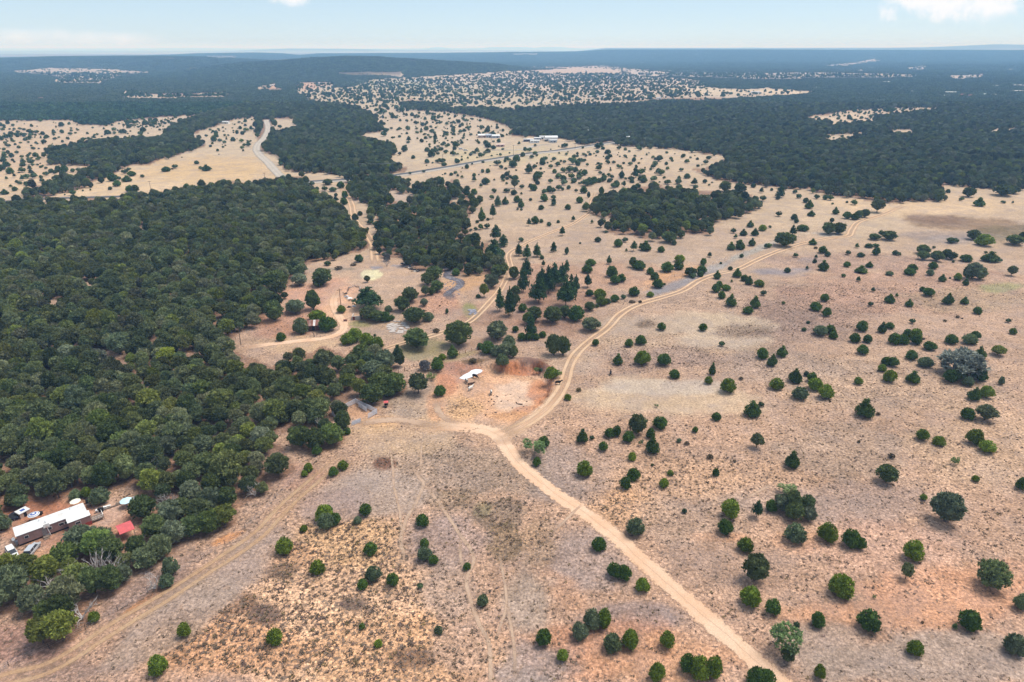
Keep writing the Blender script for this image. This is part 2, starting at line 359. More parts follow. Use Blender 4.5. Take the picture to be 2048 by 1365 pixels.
def spot(cx, cy, rx, ry, col, k=1.0, cl=None, ang=0.0, hard=1.0, n=.28):
    """soil patch, centred on the ground seen at cx, cy"""
    dx, dy = PX-cx, PY-cy; a = math.radians(ang)
    u = (dx*math.cos(a) + dy*math.sin(a))/rx; v = (-dx*math.sin(a) + dy*math.cos(a))/ry
    r = np.sqrt(u*u + v*v) + n*N1 + n*.45*N2
    w = np.clip((1.25-r)/(.55/hard), 0, 1); w = w*w*(3-2*w)*k; w[FZ] = 0
    if col is not None:
        soil[:] = soil*(1-w[..., None]) + A(*col)*w[..., None]
    if cl is not None: clump[:] = clump*(1-w) + cl*w
OR = (230,191,160); OR2 = (216,172,142); GR = (174,154,145); GR2 = (186,168,152); DK = (140,116,100); PALE = (222,196,166); STRAW = (214,192,160); PINK = (206,170,150); RED = (190,135,105)
for s in [
 # far and middle ground
 (250,365,330,30,(214,192,162),.9,.03),(420,340,140,26,(210,186,152),.9,.05),(30,300,200,60,(206,184,158),.8,.05),(700,300,60,40,(205,186,168),.7),(850,190,260,30,(196,184,158),.7),
 (900,172,200,12,(176,180,150),.45),(1100,160,260,22,(205,190,175),.8),(1420,180,120,10,(214,198,172),.9),(1580,184,60,7,(222,204,178),.9),(1100,340,240,30,(204,184,160),.8),(1000,310,150,18,(204,190,160),.8),
 (840,280,130,24,(205,190,170),.8,.02),(590,167,70,12,(205,170,150),.9),(1140,141,110,10,(196,176,160),.8),(1720,240,160,22,(214,194,170),.9),
 (1150,400,300,50,(198,178,156),.8,.1),(1290,500,260,60,(194,172,152),.8,.2),(1700,430,220,40,(202,182,158),.8,.12),(1850,410,200,22,(214,190,160),.8,.06),
 (1950,450,150,14,(165,142,118),.8,.5,4),(1880,440,60,10,(160,138,120),.7,.5,6),(2010,465,60,16,(150,136,112),.7,.5),(1880,470,90,8,(168,152,142),.6,.3),
 (1170,560,160,36,(196,164,142),.8,.35),(1340,560,60,18,(208,168,134),.8,.25,-18),(1440,600,200,40,(196,170,150),.6,.5),(1620,620,140,44,(172,146,132),.7,.75),(1820,580,240,50,(196,164,144),.7,.65),(1560,660,120,40,(168,146,134),.6,.6),
 (1940,600,120,24,(186,164,140),.6,.4),(2010,575,40,10,(160,166,120),.5,.2),(1700,525,180,20,(184,158,142),.6,.65),(1430,650,110,22,(204,184,162),.8,.08),(1370,690,160,26,(196,172,150),.6,.5),
 (1300,650,120,20,(192,172,154),.7,.12),(1450,680,90,18,(202,182,162),.8,.08),(1290,650,24,8,(140,118,98),.7,.7),(1480,665,60,14,(150,128,114),.6,.8),(1330,720,130,24,(176,152,140),.6,.75),
 (1330,800,170,42,(204,180,156),.9,.08),(1330,775,120,16,(206,190,176),.6,.05),(1560,740,160,30,(184,162,148),.6,.5),(1780,760,240,60,(198,172,150),.5,.5),
 (1260,870,260,50,(206,172,148),.6,.5),(1420,960,240,50,(212,176,148),.7,.75),(1700,900,180,50,(184,160,142),.6,.55),(1950,900,160,80,(206,176,150),.6,.45),(1120,940,60,70,(176,156,146),.7,.35),
 (1700,1010,200,40,(184,160,148),.6,.4),(1240,1020,70,40,(222,180,145),.7,.85),(1170,960,60,50,(180,156,142),.5,.5),(1560,1000,100,40,(196,168,150),.5,.4),
 (1440,1075,60,12,(216,166,132),.6,.3),(1600,1080,60,25,OR2,.6,.35),(1780,1100,160,60,PINK,.6,.4),(1900,1190,180,60,(214,166,136),.7,.35),(1750,1230,200,30,(214,168,138),.7,.25),
 (1850,1320,260,50,(188,166,152),.8,.25),(1650,1280,100,40,(192,168,152),.7,.3),(1400,1040,120,50,(194,168,150),.5,.5),(1450,1140,120,60,(180,152,134),.6,.3),
 (1150,1130,110,60,(182,160,150),.7,.3),(1250,1230,120,26,(176,154,146),.7,.25),(1190,1290,160,60,(208,160,132),.7,.45),(1340,1320,140,50,(212,168,138),.7,.35),(1120,1180,90,30,OR2,.5,.5,38),(1080,1090,40,60,(186,156,130),.6,.6),
 (1060,1200,60,70,(184,165,150),.6,.3),(1050,1330,80,50,(176,158,150),.7,.4),
 # foreground left of the road
 (720,1200,230,150,OR,.85,1.0),(600,1290,220,90,OR,.8,1.0),(820,1300,170,80,(226,182,146),.8,.95),(700,1090,110,50,(228,188,150),.85,.95),(580,1110,60,30,(214,172,140),.7,.95),(420,1300,160,70,(214,168,134),.8,1.0),
 (560,1140,40,20,DK,.6,1.1),(530,1230,34,22,(128,106,100),.7,1.1),(705,1210,26,14,(130,112,106),.7,1),(820,1320,60,20,(150,120,104),.6,1.05),(470,1210,50,26,(150,118,100),.6,1.1),
 (900,940,170,70,(186,162,144),.75,.55),(900,1000,60,26,(172,148,126),.6,.95),(1000,1030,60,32,(160,138,120),.7,1.0),(965,1020,20,16,(166,152,118),.4,.8),(1010,1090,34,40,(150,128,104),.6,.85),(770,930,22,12,(150,112,94),.7,.95),(880,900,60,30,(184,160,142),.6,.7),
 (880,1090,80,60,(182,158,148),.75,.45),(900,1180,60,60,(190,164,148),.7,.5),(920,1290,60,60,(186,160,146),.6,.55),(760,990,130,40,(188,166,152),.8,.2),(660,1010,70,30,(186,160,148),.7,.25),
 (480,1130,110,50,(184,160,146),.8,.3,-34),(330,1250,170,50,(186,162,146),.8,.3,-34),(300,1180,150,34,(176,150,138),.7,.4,-34),(60,1290,120,40,(180,146,132),.8,.45),(100,1340,120,24,(170,144,132),.6,.5),
 (290,1205,70,8,(206,156,116),.7,.2,-32),(450,1075,40,8,(212,160,120),.8,.15,-25),(320,1180,60,10,(150,124,112),.5,.5,-32),
 (880,830,90,40,(208,178,148),.8,.15),(820,800,60,40,(190,168,150),.8,.35),(760,850,60,16,(216,178,140),.7,.12,-12),(800,880,120,30,(202,174,148),.7,.15),(720,820,38,14,(204,166,138),.8,.2),(600,950,60,26,(186,150,132),.6,.3),(1010,862,40,12,(228,196,162),.6,0),
 # around the cabin and the wash
 (760,560,180,50,(200,174,152),.7,.15),(640,600,80,40,(206,166,144),.8,.2),(560,650,60,30,(200,158,134),.8,.4),(600,690,90,16,(204,176,148),.8,.1),(680,620,40,40,(220,184,156),.8,.08),(760,650,60,30,(186,162,140),.7,.2),
 (880,600,40,26,(206,166,140),.8,.35),(950,570,60,24,(206,170,136),.8,.1),(1000,600,60,40,(196,168,148),.7,.15),(860,610,60,30,(196,160,140),.6,.4),(950,660,60,50,(186,158,138),.7,.1),(840,700,60,20,(150,146,106),.55,.1,-10),(910,715,50,8,(140,140,96),.5,.1,-12),(700,715,70,20,(206,172,148),.6,.3),
 (715,648,24,6,(140,142,92),.5),(943,622,18,12,(150,156,104),.6,0,40),(743,551,19,8.5,(230,222,184),.85,0,0,3,.04),(740,553,10,4,(234,228,196),.4,0,0,2,.05),
 (1030,640,90,40,(176,146,128),.6,.3),(1110,620,90,50,(172,140,122),.6,.3),(1150,720,60,30,(196,172,152),.7,.3),(930,520,40,16,(180,160,148),.6),(802,395,36,14,(196,178,162),.8),
 # grey-violet gravel along the road and in the wash
 (1336,577,46,8,(160,154,156),.75,.1,-20),(1310,583,24,5,(164,156,156),.7,.1,-10),(1386,561,16,3.5,(156,150,154),.7,.1),(1420,540,60,7,(176,168,164),.8,.2,-22),(1500,505,60,6,(184,176,166),.8,.2,-22),(1560,546,50,6,(158,150,154),.7,.1,4),(1600,541,22,4,(160,152,155),.7,.1),(1620,520,26,6,(164,152,150),.5,.3),(1400,556,40,5,(166,156,154),.6,.2,-20),
 (802,532,20,4,(160,158,166),.6,.1),(680,540,30,3,(140,136,124),.6,.2),(752,536,14,4,(150,150,160),.7),(1655,470,24,6,(190,182,172),.7),(1900,480,60,9,(164,154,150),.5,.3),
 # pit
 (1000,785,118,58,(222,180,148),.95,.14,0,1.4,.12),(1035,780,52,34,(234,206,184),.8,.0),(1080,775,26,28,(204,142,106),.8,.15),(1060,812,36,14,(212,156,118),.8,.15,-28),(1040,732,58,8,(196,132,96),.9,.1,4),(925,735,42,17,(180,130,108),.85,.2),
 (1082,731,26,5,(132,86,64),.9,.1,22),(1060,722,34,3.5,(120,78,58),.7,.2,3),(945,721,34,5,(122,96,62),.9,.7),(895,760,24,26,(206,150,120),.8,.15),(930,810,34,24,(204,168,130),.8,.6),(1030,832,54,9,(212,166,128),.8,.3),(870,815,18,26,(214,168,134),.7,.15),
 (905,755,30,10,(204,150,124),.6),
]: spot(*s)
pitm = np.clip(np.hypot((PX-990)/150, (PY-782)/85), 0, 1.4); amp = 1 + .45*np.clip((pitm-1)/.3, 0, 1)[..., None]*(PY > 300)[..., None]
soil = np.clip(soil0 + (soil-soil0)*amp, .03, .85)
# woodland floor: litter under the trees
rg = region(np.where(FZ, 0, PX), np.where(FZ, 1300, PY)); fw = ((rg > 0) & (PY > 125)).astype(float)
fw = np.where(FZ, 0, fw)
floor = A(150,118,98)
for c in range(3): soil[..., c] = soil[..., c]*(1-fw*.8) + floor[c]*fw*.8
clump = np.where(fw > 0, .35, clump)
# camp clearing
spot(130,1050,140,60,(190,140,112),.85,.25); spot(80,1115,40,14,(214,170,138),.9,.1); spot(215,1020,34,30,(206,176,160),.8,.05); spot(95,1020,90,18,(186,128,100),.7,.15)
# ridges and plains far away: wooded ridges with pale openings, open prairie beyond
hz = YY > 9000
wood = ((ZZ > 14) & (YY > 2300)) | ((rg > 0) & (YY > 1800) & (YY < 9500))
wn = np.clip(.75 + .5*vn(XX, YY, 2200, 41), 0, 1)
fc = A(74,84,72)
open_far = (region(PX, np.clip(PY, 0, 1365)) == 0) & (YY < 9000) & ~FZ
k = np.where(wood & ~open_far, .9*wn, 0.0)
k = np.where((YY > 13000) & (YY < 19000) & (ZZ > 30), .95, k)
for c in range(3): soil[..., c] = soil[..., c]*(1-k) + fc[c]*k
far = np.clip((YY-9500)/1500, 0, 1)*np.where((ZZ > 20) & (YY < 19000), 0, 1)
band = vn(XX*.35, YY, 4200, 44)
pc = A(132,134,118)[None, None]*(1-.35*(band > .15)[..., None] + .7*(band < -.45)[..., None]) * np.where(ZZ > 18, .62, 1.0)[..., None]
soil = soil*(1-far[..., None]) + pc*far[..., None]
clump = np.where(YY > 1300, 0, clump)

def grid_mesh(name, X, Y, Z, mat):
    nr, nc = X.shape; me = bpy.data.meshes.new(name)
    co = np.stack([X, Y, Z], -1).reshape(-1, 3).astype(np.float32)
    idx = np.arange(nr*nc).reshape(nr, nc)
    q = np.stack([idx[:-1, :-1], idx[:-1, 1:], idx[1:, 1:], idx[1:, :-1]], -1).reshape(-1, 4)
    me.vertices.add(len(co)); me.vertices.foreach_set('co', co.ravel())
    me.loops.add(q.size); me.loops.foreach_set('vertex_index', q.ravel().astype(np.int32))
    me.polygons.add(len(q)); me.polygons.foreach_set('loop_start', np.arange(0, q.size, 4, dtype=np.int32))
    me.polygons.foreach_set('loop_total', np.full(len(q), 4, np.int32))
    me.polygons.foreach_set('use_smooth', np.ones(len(q), bool))
    me.update(calc_edges=True); me.materials.append(mat); return me
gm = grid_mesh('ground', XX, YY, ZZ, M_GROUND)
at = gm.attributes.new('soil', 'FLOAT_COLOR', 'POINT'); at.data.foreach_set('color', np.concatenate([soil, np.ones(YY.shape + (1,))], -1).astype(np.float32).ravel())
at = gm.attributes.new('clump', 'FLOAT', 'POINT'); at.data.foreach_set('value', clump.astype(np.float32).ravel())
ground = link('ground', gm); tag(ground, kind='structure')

# ------------------------------------------------------------------ haze
hb = bpy.data.meshes.new('haze')
x0, x1, y0, y1, z0, z1 = -160000, 160000, -3000, 66000, -12.0, 190.0
hb.from_pydata([(x0,y0,z0),(x1,y0,z0),(x1,y1,z0),(x0,y1,z0),(x0,y0,z1),(x1,y0,z1),(x1,y1,z1),(x0,y1,z1)], [], [(0,3,2,1),(4,5,6,7),(0,1,5,4),(1,2,6,5),(2,3,7,6),(3,0,4,7)])
HAZE_D = 1.3e-4
hm, t, out = new_mat('haze'); pv = t.node('ShaderNodeVolumePrincipled')
pv.inputs['Color'].default_value = (.27, .55, 1.0, 1); pv.inputs['Density'].default_value = HAZE_D; pv.inputs['Absorption Color'].default_value = (1, 1, 1, 1); pv.inputs['Anisotropy'].default_value = 0.0
t.link(pv.outputs[0], out.inputs['Volume']); hb.materials.append(hm)
tag(link('haze', hb), kind='stuff')

# ------------------------------------------------------------------ roads and tracks
def road_mat(name, c0, c1, kind):
    """kind: wide / two (two wheel tracks) / trail / paved"""
    m, t, out = new_mat(name); geo = t.node('ShaderNodeNewGeometry'); v = geo.outputs['Position']
    ac = t.node('ShaderNodeAttribute', attribute_name='across').outputs['Fac']; fa = t.node('ShaderNodeAttribute', attribute_name='fade').outputs['Fac']
    b = t.math('ABSOLUTE', ac); n = t.noise(v, .9, 5, .65); n2 = t.noise(v, .12, 4, .6); n3 = t.noise(v, 4, 3, .6)
    edge = t.math('ADD', b, t.math('MULTIPLY', t.math('SUBTRACT', n, .5), 1.3))
    base = t.mix(t.ramp(n2, .35, .65), c0, c1)
    k = t.ramp(n3, .3, .7, .86, 1.14); sc = t.node('ShaderNodeVectorMath', operation='SCALE'); t.link(base, sc.inputs[0]); t.link(k, sc.inputs['Scale']); c = sc.outputs[0]
    trk = t.ramp(t.math('ABSOLUTE', t.math('SUBTRACT', b, .5)), .12, .30, 1, 0)
    if kind == 'two':
        al = t.math('MULTIPLY', t.ramp(edge, .62, 1.05, 1, 0), t.math('ADD', .30 if 'sandy' not in name else .16, t.math('MULTIPLY', trk, t.ramp(n, .3, .6, .5*(.72 if 'sandy' in name else 1), .85*(.75 if 'sandy' in name else 1)))))
    elif kind == 'wide':
        al = t.ramp(edge, .70, .98, 1, 0)
        rut = t.ramp(t.math('ABSOLUTE', t.math('SUBTRACT', b, .38)), .04, .16, 1, 0)
        c = t.mix(t.math('MULTIPLY', rut, .35), c, t.mix(.5, c, (.62, .44, .31)))
        thin = t.ramp(t.math('ABSOLUTE', t.math('ADD', ac, t.math('MULTIPLY', t.math('SUBTRACT', n2, .5), .7))), .015, .06, .4, 0)
        c = t.mix(thin, c, (.27, .17, .12))
    elif kind == 'paved':
        al = t.ramp(edge, .9, 1.1, 1, 0) if 'wash' not in name else t.math('MULTIPLY', t.ramp(edge, .5, 1.0, 1, 0), t.ramp(n3, .3, .5, .6, 1))
        if 'wash' in name: c = t.mix(t.ramp(n, .42, .6), c, c1)
    else:
        al = t.math('MULTIPLY', t.ramp(edge, .4, 1.05, .9, 0), t.ramp(t.noise(v, .3, 3), .3, .5, .6, 1))
    al = t.math('MULTIPLY', al, fa)
    surf(t, out, c, .95, .05, bump=n3, bstr=.3, bdist=.05, alpha=al); return m
R_WIDE = road_mat('dirt_road', srgb(232,188,154,.68), srgb(236,200,170,.70), 'wide')
R_TWO = road_mat('two_track', srgb(226,192,160,.68), srgb(220,182,148,.68), 'two')
R_YEL = road_mat('sandy_two_track', srgb(220,184,148,.66), srgb(210,170,134,.66), 'two')
R_TR = road_mat('trail', srgb(222,190,164,.62), srgb(214,180,154,.62), 'trail')
R_PAVE = road_mat('asphalt', (.085, .085, .09), (.11, .11, .115), 'paved')
R_GRAV = road_mat('gravel', srgb(206,196,184,.62), srgb(196,186,174,.62), 'wide')
R_WASH = road_mat('wash_gravel', srgb(160,155,160,.6), srgb(104,98,104,.6), 'paved')

def smooth_line(P, step):
    P = [np.array(p[:2], float) for p in P]; out = []
    Q = [2*P[0]-P[1]] + P + [2*P[-1]-P[-2]]
    for i in range(1, len(Q)-2):
        L = np.linalg.norm(Q[i+1]-Q[i]); n = max(2, int(L/step))
        for j in range(n):
            s = j/n; a, b, c, d = Q[i-1], Q[i], Q[i+1], Q[i+2]
            out.append(.5*((2*b) + (c-a)*s + (2*a-5*b+4*c-d)*s*s + (3*b-a-3*c+d)*s**3))
    out.append(P[-1]); return np.array(out)
def strip(name, pix, width, mat, fade=(0, 0), lift=.03, label=None, step=None, kind='structure', parent=None, wob=.08):
    P = [gp0(*p) for p in pix]; D = np.mean([p[1] for p in P])
    L = smooth_line(P, step or max(1.2, D/180))
    T = np.gradient(L, axis=0); T /= np.linalg.norm(T, axis=1)[:, None]+1e-9; Nn = np.stack([-T[:, 1], T[:, 0]], 1)
    k = np.linspace(-1, 1, 9); wv = width/2*(1 + wob*vn(L[:, 0], L[:, 1], 18, 5))
    X = L[:, 0, None] + Nn[:, 0, None]*k*wv[:, None]; Y = L[:, 1, None] + Nn[:, 1, None]*k*wv[:, None]
    Z = H(X.ravel(), Y.ravel()).reshape(X.shape) + lift + Y*1.6e-4
    me = grid_mesh(name, X, Y, Z, mat)
    s = np.concatenate([[0], np.cumsum(np.linalg.norm(np.diff(L, axis=0), axis=1))]); tot = s[-1]
    f = np.ones(len(s))
    if fade[0]: f = np.minimum(f, np.clip(s/fade[0], 0, 1))
    if fade[1]: f = np.minimum(f, np.clip((tot-s)/fade[1], 0, 1))
    at = me.attributes.new('across', 'FLOAT', 'POINT'); at.data.foreach_set('value', np.tile(k, len(L)).astype(np.float32))
    at = me.attributes.new('fade', 'FLOAT', 'POINT'); at.data.foreach_set('value', np.repeat(f, 9).astype(np.float32))
    o = link(name, me, parent); 
    if kind: tag(o, kind=kind)
    return o
ROADPTS = {}
def road(key, *a, **k): ROADPTS[key] = (a[1], a[2]); return strip(*a, **k)
road('main', 'dirt_road', [(1640,1440),(1560,1365),(1478,1292),(1400,1225),(1300,1138),(1200,1052),(1110,988),(1050,938),(1018,900),(1005,878),(1003,860)], 5.4, R_WIDE, fade=(0, 8))
road('right', 'dirt_road', [(985,872),(1010,864),(1050,848),(1090,822),(1118,790),(1131,760),(1138,735),(1152,708),(1180,682),(1214,658),(1241,632),(1286,607),(1361,584),(1399,562),(1429,550),(1474,539),(1536,511),(1573,497),(1611,486),(1661,477),(1696,472),(1704,460),(1718,445),(1761,430),(1811,410)], 5.6, R_TWO, fade=(14, 30), lift=.05)
strip('dirt_road', [(1003,872),(1022,862),(1052,846),(1090,820),(1116,790),(1128,762)], 6.0, R_WIDE, fade=(8, 22), lift=.035)
strip('dirt_road', [(1012,890),(1000,872),(975,860),(940,855),(892,851),(858,856),(838,864)], 6.5, R_WIDE, fade=(6, 14), lift=.04)
road('lower', 'dirt_track', [(-140,1420),(0,1362),(104,1331),(237,1251),(341,1191),(430,1129),(512,1070),(548,1034),(586,995),(625,963),(665,932),(690,910)], 5.8, R_YEL, fade=(0, 16))
road('cabin', 'dirt_track', [(470,700),(512,692),(582,685),(637,679),(668,672),(684,662),(688,650),(680,636),(670,618),(667,602),(672,588),(680,575)], 4.4, R_WIDE, fade=(12, 18))
road('mid', 'dirt_track', [(740,712),(790,693),(860,672),(916,652),(942,639),(968,617),(986,597),(1005,573),(1016,548),(1021,532),(1017,514),(1024,503),(1056,485),(1124,457),(1159,440),(1182,422),(1184,405),(1192,384)], 4.6, R_TWO, fade=(10, 40))
strip('dirt_track', [(751,530),(748,505),(747,490),(732,467),(712,445),(706,425),(704,412),(697,397),(684,377),(676,366)], 6.5, R_TWO, fade=(14, 60))
road('highway', 'highway', [(-500,440),(-200,418),(0,404),(100,397),(230,393),(330,388),(450,378),(560,369),(619,364),(702,359),(787,351),(887,335),(900,333),(973,320),(1061,307),(1120,301),(1200,289),(1240,283),(1300,274),(1374,262),(1449,245),(1560,225)], 7.0, R_PAVE, fade=(0, 0), lift=.15, wob=.0, step=4)
strip('gravel_shoulder', [(430,381),(560,371),(619,366),(702,361),(787,353),(887,337),(973,322),(1061,309),(1120,303),(1200,291),(1240,285)], 12, R_GRAV, lift=.08, wob=.05, step=6)
strip('gravel_road', [(532,240),(536,256),(529,272),(517,286),(513,298),(520,311),(536,326),(550,342),(568,359)], 10, R_GRAV, lift=.12)
strip('gravel_drive', [(962,300),(1040,300),(1070,292),(1110,288)], 8, R_GRAV, lift=.1, fade=(40, 40))
for pts, w in (([(820,930),(841,962),(847,975),(829,1016),(815,1037),(801,1079),(806,1108),(791,1144)], 1.3), ([(847,975),(862,990),(895,1034),(921,1073),(942,1102),(947,1126),(933,1162),(945,1212),(960,1251),(978,1286),(982,1365),(984,1420)], 1.2),
               ([(998,1108),(1013,1197),(998,1257),(985,1300)], .8), ([(779,890),(786,940),(788,976),(800,1030),(804,1110)], .9), ([(843,880),(842,930),(841,962)], .9), ([(1013,1197),(1028,1290),(1030,1365)], 1.0), ([(920,1075),(922,1120),(934,1160)], 1.0)):
    strip('cattle_trail', pts, w, R_TR, fade=(6, 8), lift=.04)
for pts, w in (([(872,800),(878,822),(896,838),(925,846)], 3.2), ([(1165,1010),(1100,1075)], 1.0), ([(1480,1005),(1560,960)], 1.0), ([(1060,740+90),(1030,850),(1000,862)], 3), ([(712,850),(790,838),(850,845),(880,850)], 4.5)):
    strip('worn_path', pts, w, R_TR, fade=(5, 8), lift=.045)
strip('dry_wash', [(893,528),(897,544),(893,554),(905,559),(917,563),(922,569),(916,577),(903,583),(896,590),(900,597),(912,604)], 5.5, R_WASH, fade=(6, 12), lift=.05, wob=.25)
0 and strip('dry_wash', [(922,612),(928,622),(934,630)], 7, R_WASH, fade=(6, 5), lift=.05, wob=.3)

# dried pond: a white salt crust on the pit floor
def pond():
    c = POND.mean(0); n = 90; th = np.linspace(0, 2*np.pi, n, endpoint=False)
    bm = bmesh.new(); P = smooth_line([tuple(p) for p in POND] + [tuple(POND[0])], .8)[:-1]
    zc = h1(*c); z = zc + .16
    vs = [bm.verts.new((p[0] + .15*vn(p[0], p[1], 1.6, 8), p[1] + .25*vn(p[0], p[1], 1.4, 9), float(H(np.array([p[0]]), np.array([p[1]]))[0]) + .12)) for p in P]
    cv = [bm.verts.new((c[0] + (v.co.x-c[0])*.5, c[1] + (v.co.y-c[1])*.5, h1(c[0] + (v.co.x-c[0])*.5, c[1] + (v.co.y-c[1])*.5) + .12)) for v in vs]
    o = bm.verts.new((c[0], c[1], zc + .12)); N = len(vs)
    for i in range(N):
        bm.faces.new((vs[i], vs[(i+1) % N], cv[(i+1) % N], cv[i])); bm.faces.new((cv[i], cv[(i+1) % N], o))
    me = bpy.data.meshes.new('salt_pond'); bm.to_mesh(me); bm.free(); me.materials.append(paint('salt', (.64, .64, .67), .6, .3, var=.1, scale=.4)); 
    tag(link('salt_pond', me), kind='structure')
pond()
# ------------------------------------------------------------------ tree meshes
def ico(sub):
    bm = bmesh.new(); bmesh.ops.create_icosphere(bm, subdivisions=sub, radius=1)
    v = np.array([q.co[:] for q in bm.verts]); f = np.array([[q.index for q in p.verts] for p in bm.faces]); bm.free(); return v, f
ICO = {1: ico(1), 2: ico(2)}
def crown_mesh(name, lobes, seed, nt, ts, sub=1, up=.35, core=.84, spike=1.0, low=-.35):
    """foliage: rough inner masses plus many leaf sprays standing out of them. lobes: (x,y,z,rx,ry,rz)"""
    r = np.random.RandomState(seed); V = []; Fc = []; tone = []; off = 0
    Lb = np.array(lobes, float)
    area = np.array([l[3]*l[4] + l[3]*l[5] for l in lobes]); cnt = np.maximum(8, (nt*area/area.sum()).astype(int))
    for i, l in enumerate(Lb):
        v, f = ICO[sub]; vv = v*(1 + r.uniform(-.16, .16, (len(v), 1)))*core*l[3:6] + l[:3]
        vv[:, 2] = np.maximum(vv[:, 2], .01)
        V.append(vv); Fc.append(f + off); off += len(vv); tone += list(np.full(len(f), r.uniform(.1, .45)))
        d = r.normal(size=(cnt[i]*2, 3)); d /= np.linalg.norm(d, axis=1)[:, None]; d = d[d[:, 2] > low][:cnt[i]]
        p = l[:3] + d*l[3:6]*r.uniform(.86, 1.05, (len(d), 1))
        # drop sprays buried inside another mass
        keep = np.ones(len(p), bool)
        for j, m in enumerate(Lb):
            if j != i: keep &= (((p-m[:3])/(m[3:6]*.86))**2).sum(1) > 1
        p, d = p[keep], d[keep]
        keep = p[:, 2] > 0.0; p, d = p[keep], d[keep]
        n = d/l[3:6]; n /= np.linalg.norm(n, axis=1)[:, None]; n[:, 2] += up; n /= np.linalg.norm(n, axis=1)[:, None]
        lt = r.uniform(-.25, .25)
        for k in range(3):
            a = r.normal(size=p.shape); tg = np.cross(n, a); tg /= np.linalg.norm(tg, axis=1)[:, None]
            s = ts*r.uniform(.6, 1.35, (len(p), 1)); dd = n + .55*r.normal(size=p.shape)*.8; dd /= np.linalg.norm(dd, axis=1)[:, None]
            b = p - dd*s*.35
            tri = np.stack([b - tg*s*.55, b + tg*s*.55, p + dd*s*.9*spike + tg*s*.15], 1).reshape(-1, 3)
            V.append(tri); Fc.append(np.arange(len(tri)).reshape(-1, 3) + off); off += len(tri)
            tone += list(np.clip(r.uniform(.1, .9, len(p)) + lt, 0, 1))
    V = np.concatenate(V); Fc = np.concatenate(Fc)
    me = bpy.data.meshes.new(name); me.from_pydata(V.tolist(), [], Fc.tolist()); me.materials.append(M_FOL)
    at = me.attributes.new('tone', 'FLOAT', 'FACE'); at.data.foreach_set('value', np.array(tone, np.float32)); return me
def tube(bm, pts, rad, sides=6):
    rings = []
    for i, p in enumerate(pts):
        p = Vector(p); d = (Vector(pts[min(i+1, len(pts)-1)]) - Vector(pts[max(i-1, 0)])).normalized()
        a = d.orthogonal().normalized(); b = d.cross(a)
        rings.append([bm.verts.new(p + (a*math.cos(k*2*math.pi/sides) + b*math.sin(k*2*math.pi/sides))*rad[i]) for k in range(sides)])
    for A_, B_ in zip(rings, rings[1:]):
        # align ring seams
        o = min(range(sides), key=lambda q: (B_[q].co - A_[0].co).length)
        for k in range(sides): bm.faces.new((A_[k], A_[(k+1) % sides], B_[(k+1+o) % sides], B_[(k+o) % sides]))
    bm.faces.new(rings[0][::-1]); bm.faces.new(rings[-1])
def bm_mesh(name, bm, mat, smooth=False):
    me = bpy.data.meshes.new(name); bmesh.ops.recalc_face_normals(bm, faces=bm.faces); bm.to_mesh(me); bm.free(); me.materials.append(mat)
    if smooth: me.polygons.foreach_set('use_smooth', [True]*len(me.polygons))
    return me
def trunk_mesh(name, h, r0, limbs, seed, mat=None, lean=.05):
    rd = random.Random(seed); bm = bmesh.new(); x = y = 0; P = []; n = 5
    for i in range(n+1):
        P.append((x, y, h*i/n - (.03 if i == 0 else 0))); x += rd.uniform(-lean, lean)*h/3; y += rd.uniform(-lean, lean)*h/3
    tube(bm, P, [r0*(1.25 if i == 0 else 1-.75*i/n) for i in range(n+1)])
    for (t0, ax, L, rise) in limbs:
        i = min(int(t0*n), n-1); b = Vector(P[i]).lerp(Vector(P[i+1]), t0*n-i); d = Vector((math.cos(ax), math.sin(ax), rise))
        tube(bm, [b, b + d*L*.5 + Vector((0, 0, L*.06)), b + d*L], [r0*.55, r0*.35, r0*.14], 5)
    return bm_mesh(name, bm, mat or M_BARK)

def lobes_juniper(seed, cone=0.0, flat=1.0):
    r = random.Random(seed); L = [(0, 0, .44*flat, .43, .43, .47*flat)]
    for i in range(7):
        a = i*2*math.pi/7 + r.uniform(-.3, .3); q = r.uniform(.2, .3); z = r.uniform(.24, .42); s = r.uniform(.2, .27)
        L.append((q*math.cos(a), q*math.sin(a), z*flat, s, s, s*1.35*flat))
    for i in range(3):
        a = r.uniform(0, 6.28); q = r.uniform(.05, .16); L.append((q*math.cos(a), q*math.sin(a), r.uniform(.6, .72)*flat, .22, .22, .26*flat))
    if cone: L.append((r.uniform(-.04, .04), 0, .82, .17, .17, .30)); L.append((0, 0, 1.0, .08, .08, .18))
    return L
def lobes_broad(seed, base=.06, n=12, rad=.42):
    """rounded pinyon head: bumps standing on one dome"""
    r = random.Random(seed); zc = (base + .93)/2; L = [(0, 0, zc-.02, rad*.86, rad*.86, (.93-base)*.5)]
    for i in range(n):
        a = i*2.4 + r.uniform(-.4, .4); u = (i+.5)/n; th = math.acos(1 - u*1.15); s = r.uniform(.12, .18)
        k = r.uniform(.78, 1.0); L.append((rad*.8*k*math.sin(th)*math.cos(a), rad*.8*k*math.sin(th)*math.sin(a), zc-.03 + (.93-base)*.42*k*math.cos(th), s, s, s*.9))
    return L
def lobes_pine(seed, base=.25):
    r = random.Random(seed); L = []; z = base
    while z < .93:
        w = .40*(1 - ((z-base)/(1-base))**1.5)*r.uniform(.75, 1.1) + .07; k = 4 if w > .2 else 3; a0 = r.uniform(0, 6.28)
        for i in range(k):
            if r.random() < .14: continue
            a = a0 + i*2*math.pi/k + r.uniform(-.35, .35); s = w*r.uniform(.42, .62); q = w*r.uniform(.5, .75)
            L.append((q*math.cos(a), q*math.sin(a), z + r.uniform(-.03, .03), s, s, s*.42))
        L.append((0, 0, z, w*.45, w*.45, .06)); z += r.uniform(.075, .105)
    L.append((0, 0, .95, .06, .06, .07)); return L
